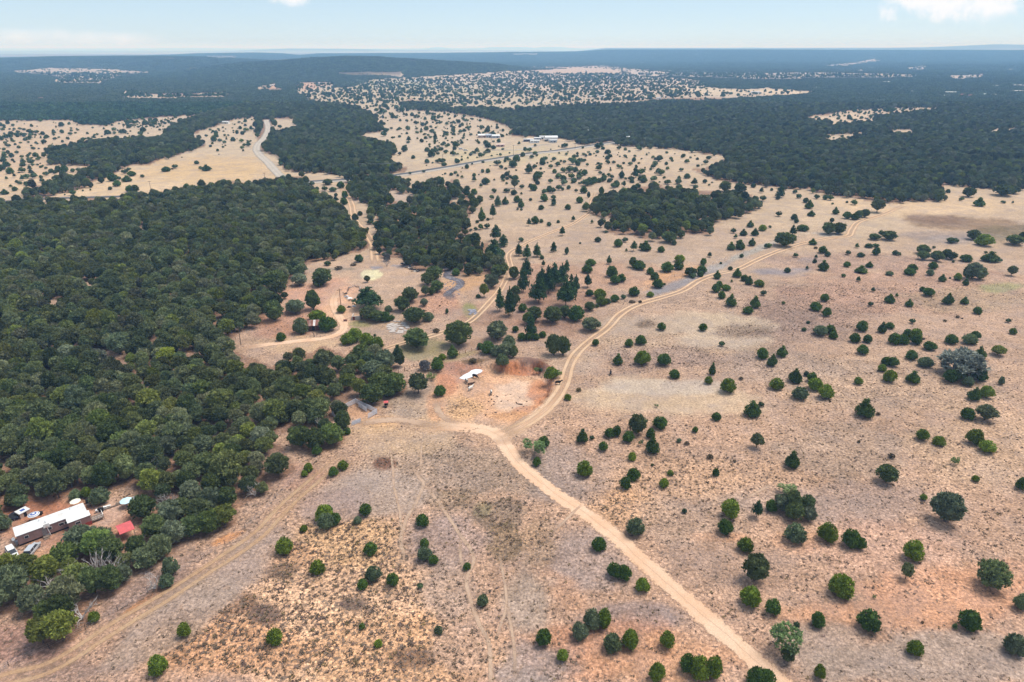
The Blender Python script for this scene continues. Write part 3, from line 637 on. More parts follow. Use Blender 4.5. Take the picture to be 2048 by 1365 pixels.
J = {}
J['r'] = [crown_mesh('juniper_crown', lobes_juniper(s, 0, f), s, 850, .068, up=.5, spike=1.2) for s, f in ((1, 1), (2, .92), (3, 1.04), (4, .96), (5, .9), (6, 1.08), (7, 1))]
J['c'] = [crown_mesh('juniper_crown', lobes_juniper(s, 1, .86), s, 850, .068, up=.7, spike=1.25) for s in (11, 12, 13)]
J['t'] = [crown_mesh('pinyon_crown', lobes_broad(s), s, 900, .06, up=.25) for s in (21, 22, 23, 24, 25, 26)]
J['f'] = [crown_mesh('full_crown', lobes_broad(s, -.06, 16, .46), s, 1000, .055, up=.4) for s in (31, 32, 33)]
J['p'] = [crown_mesh('pine_crown', lobes_pine(s, b), s, 1000, .05, up=.15, spike=1.3, low=-.7, core=.7) for s, b in ((41, .22), (42, .16), (43, .3), (44, .2))]
J['P'] = [crown_mesh('pine_crown', lobes_pine(s, b), s, 1100, .05, up=.15, spike=1.2, low=-.7, core=.75) for s, b in ((45, .40), (46, .36))]
J['w'] = [crown_mesh('willowy_crown', [(random.Random(s*7+i).uniform(-.33, .33), random.Random(s*9+i).uniform(-.33, .33), random.Random(s*5+i).uniform(.4, .85), .15, .15, .13) for i in range(12)], s, 620, .06, core=.25, up=.5, spike=1.5) for s in (51, 52)]
def bushy(seed):
    r = random.Random(seed); L = []
    for i in range(26):
        a = r.uniform(0, 6.28); q = r.uniform(.05, .42); z = .70 - q*q*2.2 + r.uniform(-.1, .12); L.append((q*math.cos(a), q*math.sin(a), max(.12, z), .10, .10, .12))
    return L + [(0, 0, .25, .34, .34, .26)]
J['s'] = [crown_mesh('spreading_crown', bushy(s), s, 1100, .06, core=.6, up=.8, spike=1.7) for s in (61, 62)]
J['n'] = [crown_mesh('low_shrub', [(0, 0, .3, .4, .4, .3), (.2, .1, .2, .25, .25, .2), (-.2, .05, .25, .25, .3, .25)], s, 150, .12, core=.5, up=.8, spike=1.4) for s in (71, 72)]
TR = {}
TR['r'] = [trunk_mesh('trunk', .5, .035, [(.3, 1, .2, .9), (.3, 4, .2, .9)], 1)]
TR['c'] = TR['r']
TR['t'] = [trunk_mesh('trunk', .62, .032, [(.45, a+s, .33, .7) for a in (0, 2.1, 4.2)] + [(.6, 1+s, .3, .8)], s) for s in (1, 2, 3)]
TR['f'] = [trunk_mesh('trunk', .6, .04, [(.3, a, .3, .8) for a in (0, 2.1, 4.2)], 4)]
TR['p'] = [trunk_mesh('trunk', .95, .026, [(z, z*17, .22, .15) for z in (.3, .42, .55, .66)], s, lean=.015) for s in (5, 6)]
TR['P'] = TR['p']
TR['w'] = [trunk_mesh('trunk', .5, .03, [(.25, a, .45, 1.3) for a in (0, 1.2, 2.5, 3.7, 5)], 7, paint('pale_bark', (.33, .29, .24), .9, .1))]
TR['s'] = [trunk_mesh('trunk', .35, .03, [(.2, a, .45, .6) for a in (0, 1.2, 2.5, 3.7, 5)], 8, M_DEAD)]
TR['n'] = [trunk_mesh('stem', .3, .02, [(.2, a, .3, .8) for a in (0, 2, 4)], 9)]
def dead_mesh(name, seed, up=1.0, n=9):
    rd = random.Random(seed); bm = bmesh.new()
    def br(p, d, L, r, lv):
        pts = [p]; q = p.copy(); dd = d.copy()
        for i in range(3):
            dd = (dd + Vector((rd.uniform(-.35, .35), rd.uniform(-.35, .35), rd.uniform(-.2, .25)))).normalized(); q = q + dd*L/3; pts.append(q.copy())
        tube(bm, pts, [r, r*.8, r*.55, r*.25], 4)
        if lv:
            for k in range(4):
                b = pts[rd.choice((1, 2, 2, 3))]; e = (dd + Vector((rd.uniform(-1, 1), rd.uniform(-1, 1), rd.uniform(-.3, .7)))).normalized(); br(b, e, L*rd.uniform(.45, .65), r*.5, lv-1)
    for k in range(n):
        a = k*2*math.pi/n + rd.uniform(-.3, .3); br(Vector((0, 0, 0)), Vector((math.cos(a)*.8, math.sin(a)*.8, up*rd.uniform(.5, 1.3))).normalized(), rd.uniform(.4, .6), .022, 2)
    return bm_mesh(name, bm, M_DEAD)
DEAD = [dead_mesh('dead_branches', s, u, n) for s, u, n in ((1, 1.2, 6), (2, .7, 7), (3, 2.0, 4))]
# light meshes for far trees
def far_mesh(name, seed, tall=False):
    if tall: return crown_mesh(name, [(0, 0, .35, .34, .34, .2), (.03, 0, .55, .26, .26, .2), (0, .03, .78, .15, .15, .2)], seed, 90, .13, up=.3)
    r = random.Random(seed); return crown_mesh(name, [(0, 0, .45, .42, .42, .42)] + [(.28*math.cos(a+seed), .28*math.sin(a+seed), r.uniform(.3, .55), .22, .22, .26) for a in (0, 1.6, 3.1, 4.7)], seed, 110, .14, up=.4)
FAR = [far_mesh('far_crown', s) for s in (81, 82, 83, 84)] + [far_mesh('far_pine', 85, True)]
def patch_mesh(name, seed, size, n, lo=3.2, hi=5.2, sub=1, nt=14):
    r = random.Random(seed); L = []
    for i in range(n):
        s = r.uniform(.6, 1); x, y = r.uniform(-size/2, size/2), r.uniform(-size/2, size/2); h = r.uniform(lo, hi)
        L.append((x, y, h*.5, 2.7*s, 2.7*s, h*.52))
    return crown_mesh(name, L, seed, nt*n, 1.1, up=.5, core=.92)
PATCH1 = [patch_mesh('tree_clump', s, 15, 9) for s in (1, 2, 3)]
PATCH2 = [patch_mesh('tree_clump', s+9, 44, 62, sub=1, nt=8) for s in (1, 2, 3)]

TINT = {'r': (.066, .108, .026), 'b': (.115, .155, .024), 'g': (.108, .136, .074), 'c': (.070, .106, .030), 't': (.104, .117, .058), 'o': (.135, .148, .042), 'p': (.050, .088, .040), 'P': (.056, .092, .042), 'w': (.15, .20, .085),
        's': (.16, .175, .145), 'n': (.10, .08, .05), 'x': (.17, .16, .16), 'f': (.088, .112, .044), 'G': (.120, .140, .086)}
KIND = {  # code: mesh, object name, crown part, category, tone words
 'r': ('r', 'juniper', 'dark green rounded', 'juniper tree'), 'b': ('r', 'juniper', 'bright green rounded', 'juniper tree'), 'g': ('r', 'juniper', 'grey-green rounded', 'juniper tree'),
 'c': ('c', 'juniper', 'dark green pointed', 'juniper tree'), 't': ('t', 'pinyon_pine', 'dark open-crowned pinyon', 'pinyon tree'), 'f': ('f', 'pinyon_pine', 'dark full-crowned pinyon', 'pinyon tree'), 'G': ('f', 'pinyon_pine', 'pale grey-green full-crowned', 'pinyon tree'),
 'o': ('t', 'pinyon_pine', 'olive green pinyon', 'pinyon tree'), 'p': ('p', 'pine_tree', 'dark green pine', 'pine tree'), 'P': ('P', 'pine_tree', 'tall bare-trunked pine', 'pine tree'),
 'w': ('w', 'leafy_shrub', 'pale green airy', 'leafy shrub'), 's': ('s', 'spreading_shrub', 'grey-green spreading', 'shrub'), 'n': ('n', 'low_shrub', 'low brown', 'low shrub'), 'x': ('s', 'bare_shrub', 'bare grey twiggy', 'bare shrub')}
RT = random.Random(5)
INDIV = []
def add_tree(code, x, y, w, h, tint=None, var=.35):
    """one tree as a thing of its own: crown and trunk under an empty at its foot"""
    mk, nm, adj, cat = KIND[code]; z = h1(x, y)
    root = empty(nm, (x, y, z - .05), RT.uniform(0, 6.28)); root.scale = (w*RT.uniform(.88, 1.08), w*RT.uniform(.92, 1.1), h)
    cn = 'crown' if code not in 'wsnx' else 'foliage'
    cr = link(cn, RT.choice(J[mk]), root); tr = link('trunk', RT.choice(TR[mk]), root)
    c = tint or TINT[code]; k = RT.uniform(.85, 1.18); cr.color = (c[0]*k, c[1]*k, c[2]*k, var)
    INDIV.append(dict(o=root, code=code, x=x, y=y, w=w, h=h, cat=cat, adj=adj)); return root

def parse(txt, ox, oy, s):
    out = []
    for tok in txt.replace('\n', ' ').split(';'):
        q = tok.split()
        if not q: continue
        cx, cy, w = map(float, q[:3]); code = 'r'; h = None
        for e in q[3:]:
            if e[0].isdigit(): h = float(e)
            else: code = e
        out.append((ox + cx/s, oy + cy/s, w/s, (h or w*(.95 if code in 'rbg' else 1.0))/s, code))
    return out
L = []
# foreground strip
L += parse('''1265 1335 10 n; 1245 1025 90 b; 1075 1265 120 b; 1162 600 100 115 g; 1128 690 90 g; 680 118 118 g; 15 300 120 g; 515 108 78 g; 590 88 75 b; 640 930 75 b''', 0, 960, 3.371)
L += parse('''290 1045 170 180 o;430 1020 210 210 o;330 905 150 140 f;240 820 180 180 G;90 740 250 250 G;60 600 170 160 o;190 590 170 140 o;330 640 190 190 o;490 610 120 130 o;640 700 160 190 f;760 690 170 180 f;840 650 120 120 G;450 520 190 160 f;560 420 220 180 G;690 400 140 130 G;760 480 180 170 f;930 460 140 140 f;1000 540 170 150 G;1090 470 170 160 G;1180 370 170 160 G;1300 330 160 150 f;1420 300 180 160 f;1520 255 170 150 o;1420 150 180 160 G;1540 130 150 150 f;1300 90 150 160 G;1160 230 160 170 G;970 200 170 170 f;1050 330 160 150 f;1230 200 150 140 f''', 0, 960, 3.371)
L += parse('''195 455 108 b;325 330 50 b;490 213 72;463 240 110 b;478 285 112 115 g;540 272 78;688 275 56 g;740 208 85;1125 278 88;1137 432 65;1140 508 95 g;1198 545 65;1422 587 52;775 470 92;420 597 100 b;797 645 96 g;720 710 68;922 680 80 88 r;1107 720 42 b;1528 820 76 g;1230 1020 58 g;717 992 42 b;826 1110 52 b;130 1070 106 b''', 512, 960, 3.371)
L += parse('''1162 212 35 b;1465 205 124 b;1648 205 75 115 p;1433 325 102;1572 445 98 b;830 328 118 g;585 440 98;1632 612 172 190 f;690 620 100;755 628 100;876 720 88 b;1603 797 132 b;535 960 118 125 g;617 948 105 125 b;455 1033 112 g;212 1072 105;672 1107 122 g;795 1085 110 125 b;1043 1095 100 b;340 1192 76 b;1180 1250 106 112 r;1260 1290 130 b;1355 1280 114 130 b;975 1315 112 b;1640 1350 120;1710 1345 110;185 330 14 n''', 1024, 960, 3.371)
L += parse('''20 178 82;95 165 125 G;160 160 120 160 f;255 165 112 120 f;170 225 130 f;270 238 105 G;130 88 110 60 w;177 370 136 g;397 370 120 b;550 405 116 125 r;625 440 60 75 r;970 488 138 b;925 625 92 115 t;1190 208 208 215 G;1500 662 215 195 f;1045 120 45 b;485 730 150 b;25 870 96;330 952 98;190 982 42;672 960 136;1347 960 140;1255 992 42;1695 840 100 g;987 1143 98 b;1648 1122 142 g;343 1308 72 80 b;712 792 26 w;125 1110 190 170 w;127 1190 100 100 f;1040 960 20 n;1310 130 20 n''', 1536, 960, 3.371)
# middle strip
L += parse('''182 195 66;325 118 112 120 g;515 105 118 r;440 42 120 80 b;1155 215 195 150 f;1455 180 216 195 f;665 210 95 b;715 185 110 b;745 220 120 b;800 215 110 b;870 242 85 b;855 183 22;975 55 44;930 52 80;1140 45 160 130 f;1240 50 70 g;1020 307 78 85 c;1412 307 78 c;1340 337 50 b;1730 155 166 145 G;1610 262 50;1665 272 104;1730 300 90 g;1800 292 120 G;1770 360 90 g;1820 235 90 g;1215 400 84 x;1305 400 98;1322 585 86;625 1118 74 b;556 1168 68;378 1138 64 b;350 1180 46 b;320 920 170 165 f;430 935 150 170 f;550 905 175 170 f;440 1012 75 r;632 800 112 160 f;655 872 55 r;1295 145 45 n;1260 485 70 45 w;1560 370 60 20 n;
 765 315 150 130 f;925 370 165 160 G;850 440 180 150 G;1010 535 160 160 f;900 530 180 160 f;835 615 175 160 f;745 560 110 140 o;955 590 120 100 f''', 512, 620, 3.592)
L += parse('''290 40 150 130 f;460 30 112;70 195 62;120 195 60;170 195 56;135 120 82 175 p;220 177 52;300 255 120 170 f;365 260 100 150 f;8 300 74 100 f;25 140 50;565 110 145 105 G;600 235 52;840 240 60;922 222 70;1073 122 62;1370 127 60;937 352 100 b;760 362 70 75 c;1090 360 90;1505 245 42;1165 462 72;1437 430 48 80 c;1410 508 58 b;1547 550 112 b;1795 315 85;400 627 52 b;282 480 85 90 b;330 470 60 w;480 570 38 n;1037 692 26 w;1467 768 65;1720 722 114 105 c;1787 680 42 b;1315 863 45;895 830 132 155 f;1060 815 95;835 915 85;700 885 76;750 875 60 75 r;995 888 62 80 r;505 915 80 92 c;573 920 36 b;225 955 78;655 985 72;1005 982 95 108 c;1755 945 95 115 t;1200 940 34 b;1257 955 34 n;925 960 34 45 w;862 1060 62 b;1008 1115 22;520 1150 118 116 b;872 1185 96;812 1250 70 82 r;1137 1173 45 b;1090 1247 72 b;1462 1167 50 60 r;1420 1052 46 n;1597 1085 26 n;160 1005 145 115 w;178 1098 66 r;1645 490 30 n;180 435 40 w;205 455 30 b''', 1024, 620, 3.592)
L += parse('''418 20 66;287 90 26 g;257 140 32 b;372 152 98 75 g;445 145 66;467 183 60;672 118 82;620 203 78;712 208 66;677 293 82 65 r;815 132 54 70 c;872 115 60 45 r;1035 82 42 b;1360 47 26 n;1500 5 60;1723 77 35;1755 153 52 b;905 208 90;965 212 80 74 r;998 165 62;1055 175 92 b;1060 215 80;1157 262 82 65 r;1313 215 85 70 r;1443 212 94 80 g;1485 188 62;1650 298 108 78 o;1027 328 82 70 r;1125 380 100 75 g;843 370 72;895 380 68;815 422 58 50 b;872 482 90 85 b;1037 492 98 82 c;645 512 58 b;98 305 78 74 c;28 370 72 78 c;58 535 95 88 b;192 482 98 92 c;275 462 38;312 488 70;335 540 106 84 b;225 603 104 92 g;408 598 100 98 b;688 720 125 118 c;1385 400 340 210 s;1300 480 100;1360 470 100 f;1510 470 90;1420 310 64 60 r;1515 318 86 80 c;1432 520 74 68 g;1672 512 44 58 g;1478 613 82 c;1565 598 86 84 b;1427 748 96;1555 750 156 125 t;1475 922 112 105 b;1568 990 104 90 b;1103 902 88 b;1222 942 82 72 b;168 1085 98 106 c;883 1047 46 n;842 1190 145 140 f;1335 1090 54 w;1487 1213 50 b;1825 1260 90;1110 1345 36 n;1270 75 24 n;790 745 30 n;445 655 16 n;650 945 24 n;1395 60 14 n;1115 205 22 n''', 1536, 620, 3.592)
# band between rows 330 and 620
L += parse('''20 150 52 82 t;135 30 62 82 p;310 12 38;340 52 38;370 85 40;410 105 50;495 125 46;475 90 50;535 100 42;580 62 52;508 40 42;690 25 44;787 42 26;880 28 22;877 80 40 70 p;985 58 50 92 p;1170 50 42;1025 107 42;1052 95 36;778 124 38;740 115 30 45 c;635 150 44;620 118 40;655 120 60;204 142 38;148 165 36;172 182 60;80 175 40;15 220 50;40 275 60;75 230 26;255 267 60;148 278 28;330 258 42;335 295 50 65 p;73 313 50 60 c;75 357 22;45 355 22;233 340 46;448 340 48 42 c;590 332 50 52 c;575 203 58;513 205 30;540 280 58;612 240 28 52 c;453 180 36;375 182 50;405 195 26;300 195 50;260 213 46;325 205 50;715 205 46 60 r;835 155 56;810 165 50;898 155 26 44 c;1003 170 50;1135 150 36;885 230 76 82 f;965 230 66 f;1330 133 36;1467 177 40;1577 160 20;1700 175 100 90 f;1820 190 90 f;1930 165 40;1995 205 46;2005 268 50;1990 300 26;183 445 60;235 450 32;135 460 36 64 p;295 475 38;370 455 26;490 430 32 44 p;402 533 46 74 p;640 455 32;725 450 50;752 535 26;73 598 42;332 658 48 86 p;437 690 36 54 c;120 700 70 115 p;55 680 60 105 p;200 685 66 112 p;240 740 36;250 790 30 52 p;437 808 46 96 p;775 762 46 70 p;687 597 52 45 r;848 627 70;903 600 46;915 683 28;973 652 48 82 p;1065 655 86 72 c;1190 675 56;1030 637 26;1255 580 126 100 f;1295 625 42;1350 555 70 f;630 780 84 56 r;600 835 88 66 r;797 858 90;825 920 76;875 905 70;965 780 66 90 f;1015 805 104 76 r;1340 750 78 60 b;1330 810 76 66 r;1240 820 98 86 r;1105 850 62;1140 888 66;1165 952 90 76 r;1425 860 100 80 f;1515 835 72;1505 872 52;1450 885 50;1580 720 46;1530 778 56;1745 828 38;1670 785 22;1835 728 34;1640 885 62 c;1800 870 66 c;1858 905 60;1895 930 56 64 c;1975 948 84 60 b;1655 955 60;1630 990 70;1710 985 76 50 r;1675 1042 66;1748 1092 82 86 c;1757 930 26;1940 1105 78 86 c;1885 1165 78 58 r;2010 1025 48;975 1015 88 78 r;620 1028 66 50 r;700 1035 104 80 b;715 1090 86 80 b;765 1095 46;820 1070 72 60 r;890 1057 42;1105 1040 60 40 b;682 1130 32;605 930 64 110 p;510 950 60 140 p;1220 955 20;1025 1092 30 n;960 1095 50 26 n;525 1200 124 110 f;620 1135 90 76 f;1905 477 56 48 c;2003 507 68 48 b;1850 545 60 50 c;1943 543 58 54 c;1770 528 46;1787 573 38;1750 655 66 60 c;1822 645 70 c;1815 620 46;1918 622 54 56 c;2030 650 44;545 625 18;
 115 830 100 150 p;90 915 84 220 p;15 865 84 110 f;215 1000 150 230 p;290 930 100 220 p;340 900 120 210 p;400 880 90 170 p;430 1040 160 210 p;470 990 90 200 p;240 900 90 140 p;85 1145 72;30 1010 84 90 f;30 1080 80 100 f;270 1190 170 150 f;175 1200 130 130 f;360 1200 140 130 f;420 1180 100 110 f;130 1230 90 110 f;490 1180 90 90 f''', 1024, 330, 4.0)
L += parse('''28 198 24;95 215 66 100 p;78 262 38;215 215 38;245 250 42;300 285 46;328 322 70 62 c;388 255 42;455 262 40;495 262 50;85 393 48 46 c;345 393 58 42 c;537 372 54 50 c;515 310 20;685 300 48;630 297 20;870 330 105 115 t;770 390 80 72 f;720 400 66 74 f;690 415 60;630 405 62 60 r;510 440 36;208 420 50;225 450 38;275 505 90 54 r;195 525 50 80 p;125 600 150 122 f;190 590 70 f;480 510 110 105 f;560 510 110 100 f;590 525 80 f;15 495 26;8 645 40;355 620 58 44 c;380 660 28 n;435 680 66 60 r;475 713 46;218 722 42;382 735 34;372 772 34;440 812 86 76 c;638 702 42;710 648 42;805 647 62 38 r;862 645 52 32 b;862 695 58 60 r;740 720 58 40 c;630 797 54 46 r;810 802 60 44 c;743 843 90 58 c;720 915 46;602 885 34;310 825 34;153 842 48;850 580 90 50 f;898 545 38 50 c;965 568 118 82 f;1015 703 46 g;1045 713 36 g;1235 680 106 80 f;1235 725 94 80 f;1345 732 100 88 f;1425 715 90 80 f;1465 730 80 70 f;1325 660 26;1460 605 70 50 f;1495 605 50 46 r;1640 560 100 90 f;1728 610 122 90 b;1970 605 132 86 f;2035 560 50;1740 700 26;1775 748 130 70 c;1850 765 38;1580 750 86 56 r;1150 822 76 62 r;1130 855 90 60 r;1318 805 74 62 r;1293 862 62 54 g;1630 850 130 140 G;1690 870 100 110 G;1590 870 80 90 f;1515 900 64 56 b;1578 940 46 56 c;1390 910 60 54 c;1455 905 18;1945 850 85 90 t;970 872 62 34 r;838 1000 42;1232 995 44;1280 1020 90 68 r;1028 1043 34;450 1065 72 66 r;378 1138 94 70 r;465 1178 72 68 r;122 1105 28;970 1075 76 66 c;1125 1110 60 56 c;818 1113 42;1437 1080 76 80 c;1570 1090 66 54 c;1670 1155 70 56 r;1600 220 96 84 f;1870 205 150 96 f;1960 200 100 70 f;1360 260 78 78 f;1437 210 36;1545 273 36;1683 303 80 64 c;1880 298 40 22 b;1955 300 24;1480 775 20''', 1536, 330, 4.0)
L += parse('''575 138 80 50 f;680 160 62;550 190 46;617 197 60 38 r;490 190 32;712 240 56;640 240 30;598 265 38;640 275 40 50 p;705 292 60;450 150 40;833 388 42;920 440 44 50 c;912 460 50 36 r;893 512 26;960 583 50;940 470 26;985 545 44 80 p;1745 80 32;1855 50 38;1813 50 30;1687 15 36;2007 72 42;1800 165 36;1745 215 52;1905 207 42;2005 205 56 38 r;1690 215 50 84 p;1935 290 60 84 p;1993 292 50 52 c;1887 258 40;1895 375 54 120 p;1805 405 60 90 c;1745 310 80 90 f;1790 280 60 70 f;1850 490 48;1798 495 42 52 c;1757 510 32;1718 522 26;1855 435 26;1770 455 28;1920 550 90 130 p;1980 610 78 104 p;1905 700 150 190 P;1935 855 130 110 f;1885 930 115 120 G;1825 1005 74 120 o;1778 1050 38;1950 1085 76 180 p;2030 1100 90 230 p;1810 640 30 54 p;825 750 72 66 r;535 900 160 150 f;500 945 90 80 f;350 920 130 110 G;165 930 200 170 f;460 1085 116 170 f;315 1140 160 120 G;150 1170 150 180 f;45 1120 130 150 f;685 1160 80 58 b;890 915 54 60 t;905 1070 200 170 P;900 1190 150 110 f;970 1215 120 100 f;1060 1155 56 50 g;1085 1225 46;1030 1225 80 r;1175 1115 124 130 f;1235 1040 140 130 f;1270 1195 170 120 f;1380 1215 76 80 g;1345 1100 64 70 G;1425 870 140 130 f;1375 915 110 110 f;1450 975 110 100 f;1355 1010 70 90 t;1405 1010 70 70 f;1600 860 66 60 r;1528 1170 26 44 b;1050 740 60 70 x;780 800 46 20 n;1470 1125 16 n;1140 105 36 n;660 830 60 20 n;575 790 60 40 f;10 1245 66 60 r''', 512, 330, 4.0)
L += [(724+8, 640, 50, 62, 'P')]
L += parse('''83 50 52;180 40 50;240 25 42;255 57 50;278 85 50;182 105 46;162 145 36;220 157 34;338 125 36;88 170 36 24 r;122 192 42;40 220 60 40 c;585 222 48;940 150 64 50 r;1000 55 52 40 c;1055 72 66 42 r;1018 115 76 46 c;883 187 32;1330 35 66 44 r;1655 28 72 46 c;1495 170 46;955 108 36;905 272 64 44 r;462 275 36;340 315 46;520 32 60;470 35 50;445 58 36;632 40 38;905 100 70;1040 190 60 r;1085 195 70 f;20 20 50;330 97 30;117 85 32;1378 30 22 n;1605 122 16;665 205 16;725 200 20;620 195 16;520 238 14''', 0, 330, 4.0)
# dedupe and sort by size in the photo
T = []
for e in L:
    if any(math.hypot(e[0]-q[0], e[1]-q[1]) < .42*min(e[2], q[2]) for q in T): continue
    T.append(e)
def place(cx, cy, w, h):
    """crown outline in the photo -> foot on the ground, width and height in metres"""
    yb = cy + h/2; s = ppm(yb); dep = PITCH + math.atan((yb-682.5)/F); r = w/2/s
    py = yb - .55*r*s*math.sin(dep); P = gp(cx, py); s = ppm(py)
    wm = w/s; hm = (h/s - .5*(wm/2)*math.sin(dep))/math.cos(dep)
    return P, wm, max(.55*wm, hm)
jun = sorted([e for e in T if e[4] in 'rbgc'], key=lambda e: -e[2]*e[3]); oth = [e for e in T if e[4] not in 'rbgc']
rest_j = []
for i, e in enumerate(jun):
    P, wm, hm = place(*e[:4])
    if i < 300: add_tree(e[4], P.x, P.y, wm*1.06, hm*1.04, var=.22)
    else: rest_j.append((P.x, P.y, wm*1.06, hm*1.04))
npin = 0
for e in sorted(oth, key=lambda e: -e[2]*e[3]):
    P, wm, hm = place(*e[:4]); add_tree(e[4], P.x, P.y, wm*1.08, hm*1.03, var=.3); npin += e[4] in 'tfGo'
print('TREES listed', len(T), 'junipers', len(jun), 'pinyons', npin)

def ppm_arr(py): return F*(SP + (py-682.5)/F*CP)/CH
# ---- woodland: every tree an x, y, width, height
RS = np.random.RandomState(12)
def hexgrid(ya, yb, s, umin=-1500, umax=3550, jit=.34):
    out = []
    y = ya; k = 0
    while y < yb:
        zd = y*CP + CH*SP; xa, xb = (umin-1024)/F*zd, (umax-1024)/F*zd
        n = int((xb-xa)/s); x = xa + (np.arange(n) + (k % 2)*.5)*s + RS.uniform(-jit, jit, n)*s
        out.append(np.stack([x, y + RS.uniform(-jit, jit, n)*s], 1)); y += s*.87; k += 1
    return np.concatenate(out)
C = hexgrid(60, 1500, 4.9)
xx, yy = C[:, 0], C[:, 1]; zz = H(xx, yy)
bx, by = to_px(xx, yy, zz); tx, ty = to_px(xx, yy, zz + 4.6)
jq = np.clip(ppm_arr(by)/2.4, .6, 3.0); jx = RS.normal(0, 6.5, len(bx))*jq; jy = RS.normal(0, 2.4, len(bx))*jq
okf = (region(bx+jx, by+jy) > 0) & (region(bx+jx, ty+jy+1) > 0) & ((by < 960) | (region(bx, by) > 0))
okf &= ~((by > 960) & (region(tx, ty) == 0)) # & (region(tx, ty) > 0) & (region(bx, (by+ty)/2) > 0)
ex = 2.4*F/(yy*CP + CH*SP)
okf &= (by < 900) | ((region(bx-ex, (by+ty)/2) > 0) & (region(bx+ex, (by+ty)/2) > 0))
Rg = region(bx, by); okf &= ~(np.isin(Rg, [keys.index('thicket3')+1, keys.index('centre')+1, keys.index('thicket2')+1]) & (RS.uniform(0, 1, len(bx)) < .25))
inframe = (bx > -500) & (bx < 2560) & (by < 1520)
okf &= inframe
RN = region(bx, by); RN = np.where(RN > 0, RN, region(bx+jx, by+jy))
# keep clear of the trees placed one by one, the roads and the buildings
IX = np.array([(q['x'], q['y'], q['w']) for q in INDIV])
def near_indiv(x, y, k=.42):
    m = np.zeros(len(x), bool)
    for (a, b, w) in IX: m |= (np.hypot(x-a, y-b) < w*k + 1.2)
    return m
okf &= ~near_indiv(xx, yy)
def near_line(x, y, pts, d):
    P = [gp0(*p) for p in pts]; return seg_dist(x, y, P, False) < d
for k_, d_ in (('highway', 6.5), ('cabin', 3), ('lower', 5)): okf &= ~near_line(xx, yy, ROADPTS[k_][0], d_)
okf &= ~near_line(xx, yy, [(532,240),(536,256),(529,272),(517,286),(513,298),(520,311),(536,326),(550,342),(568,359)], 8)
gap = vn(xx, yy, 60, 61)*.5 + vn(xx, yy, 22, 62)*.5
okf &= ~((gap > .78) & (RS.uniform(0, 1, len(xx)) < .7) & (yy < 700))
okf &= ~((vn(xx, yy, 190, 63)*.5 + vn(xx, yy, 70, 64)*.5 > .72) & (yy > 700))
xx, yy, RN, by = xx[okf], yy[okf], RN[okf], by[okf]; bxx = bx[okf]
wid = np.clip(RS.normal(5.7, 1.15, len(xx)), 4, 9.0); hei = wid*RS.uniform(.9, 1.3, len(xx))
wid = np.where(yy > 700, wid*1.05, wid)
vis = (bxx > -25) & (bxx < 2070) & (by < 1400)
szp = wid*F/(yy*CP + CH*SP)*vis
order = np.argsort(-szp); quota = max(0, 300 - npin)
TREEMASK = np.zeros(len(xx), bool); TREEMASK[order[:quota]] = True
for i in order[:quota]:
    code = RS.choice(['t', 't', 'f', 'o', 'G', 't'], p=[.3, .2, .24, .08, .1, .08])
    c = TINT[code]
    if by[i] > 1060 and RS.uniform() < .35: c = (.125, .155, .045)
    add_tree(code, float(xx[i]), float(yy[i]), float(wid[i])*1.02, float(hei[i]), tint=c, var=.55)
print('woodland candidates', len(xx), 'individual', quota)
# ------------------------------------------------------------------ uncountable woodland, brush and tufts as scattered stuff
def scatter(name, P, SC, protos, color, label=None, group=None, cat=None):
    n = len(P); me = bpy.data.meshes.new(name); me.vertices.add(n); me.vertices.foreach_set('co', np.asarray(P, np.float32).ravel())
    a = me.attributes.new('sc', 'FLOAT_VECTOR', 'POINT'); a.data.foreach_set('vector', np.asarray(SC, np.float32).ravel())
    a = me.attributes.new('rz', 'FLOAT', 'POINT'); a.data.foreach_set('value', RS.uniform(0, 6.28, n).astype(np.float32))
    a = me.attributes.new('vi', 'INT', 'POINT'); a.data.foreach_set('value', RS.randint(0, len(protos), n).astype(np.int32))
    o = link(name, me); o.color = color
    ng = bpy.data.node_groups.new('scatter', 'GeometryNodeTree'); ng.interface.new_socket('Geometry', in_out='INPUT', socket_type='NodeSocketGeometry'); ng.interface.new_socket('Geometry', in_out='OUTPUT', socket_type='NodeSocketGeometry')
    N = ng.nodes; Lk = ng.links; gi = N.new('NodeGroupInput'); go = N.new('NodeGroupOutput')
    iop = N.new('GeometryNodeInstanceOnPoints'); jn = N.new('GeometryNodeJoinGeometry')
    for p in protos:
        oi = N.new('GeometryNodeObjectInfo'); oi.transform_space = 'ORIGINAL'; oi.inputs['Object'].default_value = p; oi.inputs['As Instance'].default_value = False
        g2 = N.new('GeometryNodeGeometryToInstance'); Lk.new(oi.outputs['Geometry'], g2.inputs[0]); Lk.new(g2.outputs[0], jn.inputs[0])
    def attr(nm, dt):
        q = N.new('GeometryNodeInputNamedAttribute'); q.data_type = dt; q.inputs['Name'].default_value = nm; return q.outputs['Attribute']
    iop.inputs['Pick Instance'].default_value = True
    Lk.new(gi.outputs[0], iop.inputs['Points']); Lk.new(jn.outputs[0], iop.inputs['Instance']); Lk.new(attr('vi', 'INT'), iop.inputs['Instance Index']); Lk.new(attr('sc', 'FLOAT_VECTOR'), iop.inputs['Scale'])
    cx = N.new('ShaderNodeCombineXYZ'); Lk.new(attr('rz', 'FLOAT'), cx.inputs[2]); Lk.new(cx.outputs[0], iop.inputs['Rotation'])
    Lk.new(iop.outputs[0], go.inputs[0]); md = o.modifiers.new('scatter', 'NODES'); md.node_group = ng
    tag(o, label, cat, group, 'stuff'); return o
def proto_of(codes):
    """crown objects already standing in the scene serve as the instanced shapes"""
    out = []
    for c in codes:
        for me in J[c]:
            for q in INDIV:
                ch = next((k for k in q['o'].children if k.data is me), None)
                if ch: out.append(ch); break
    return out
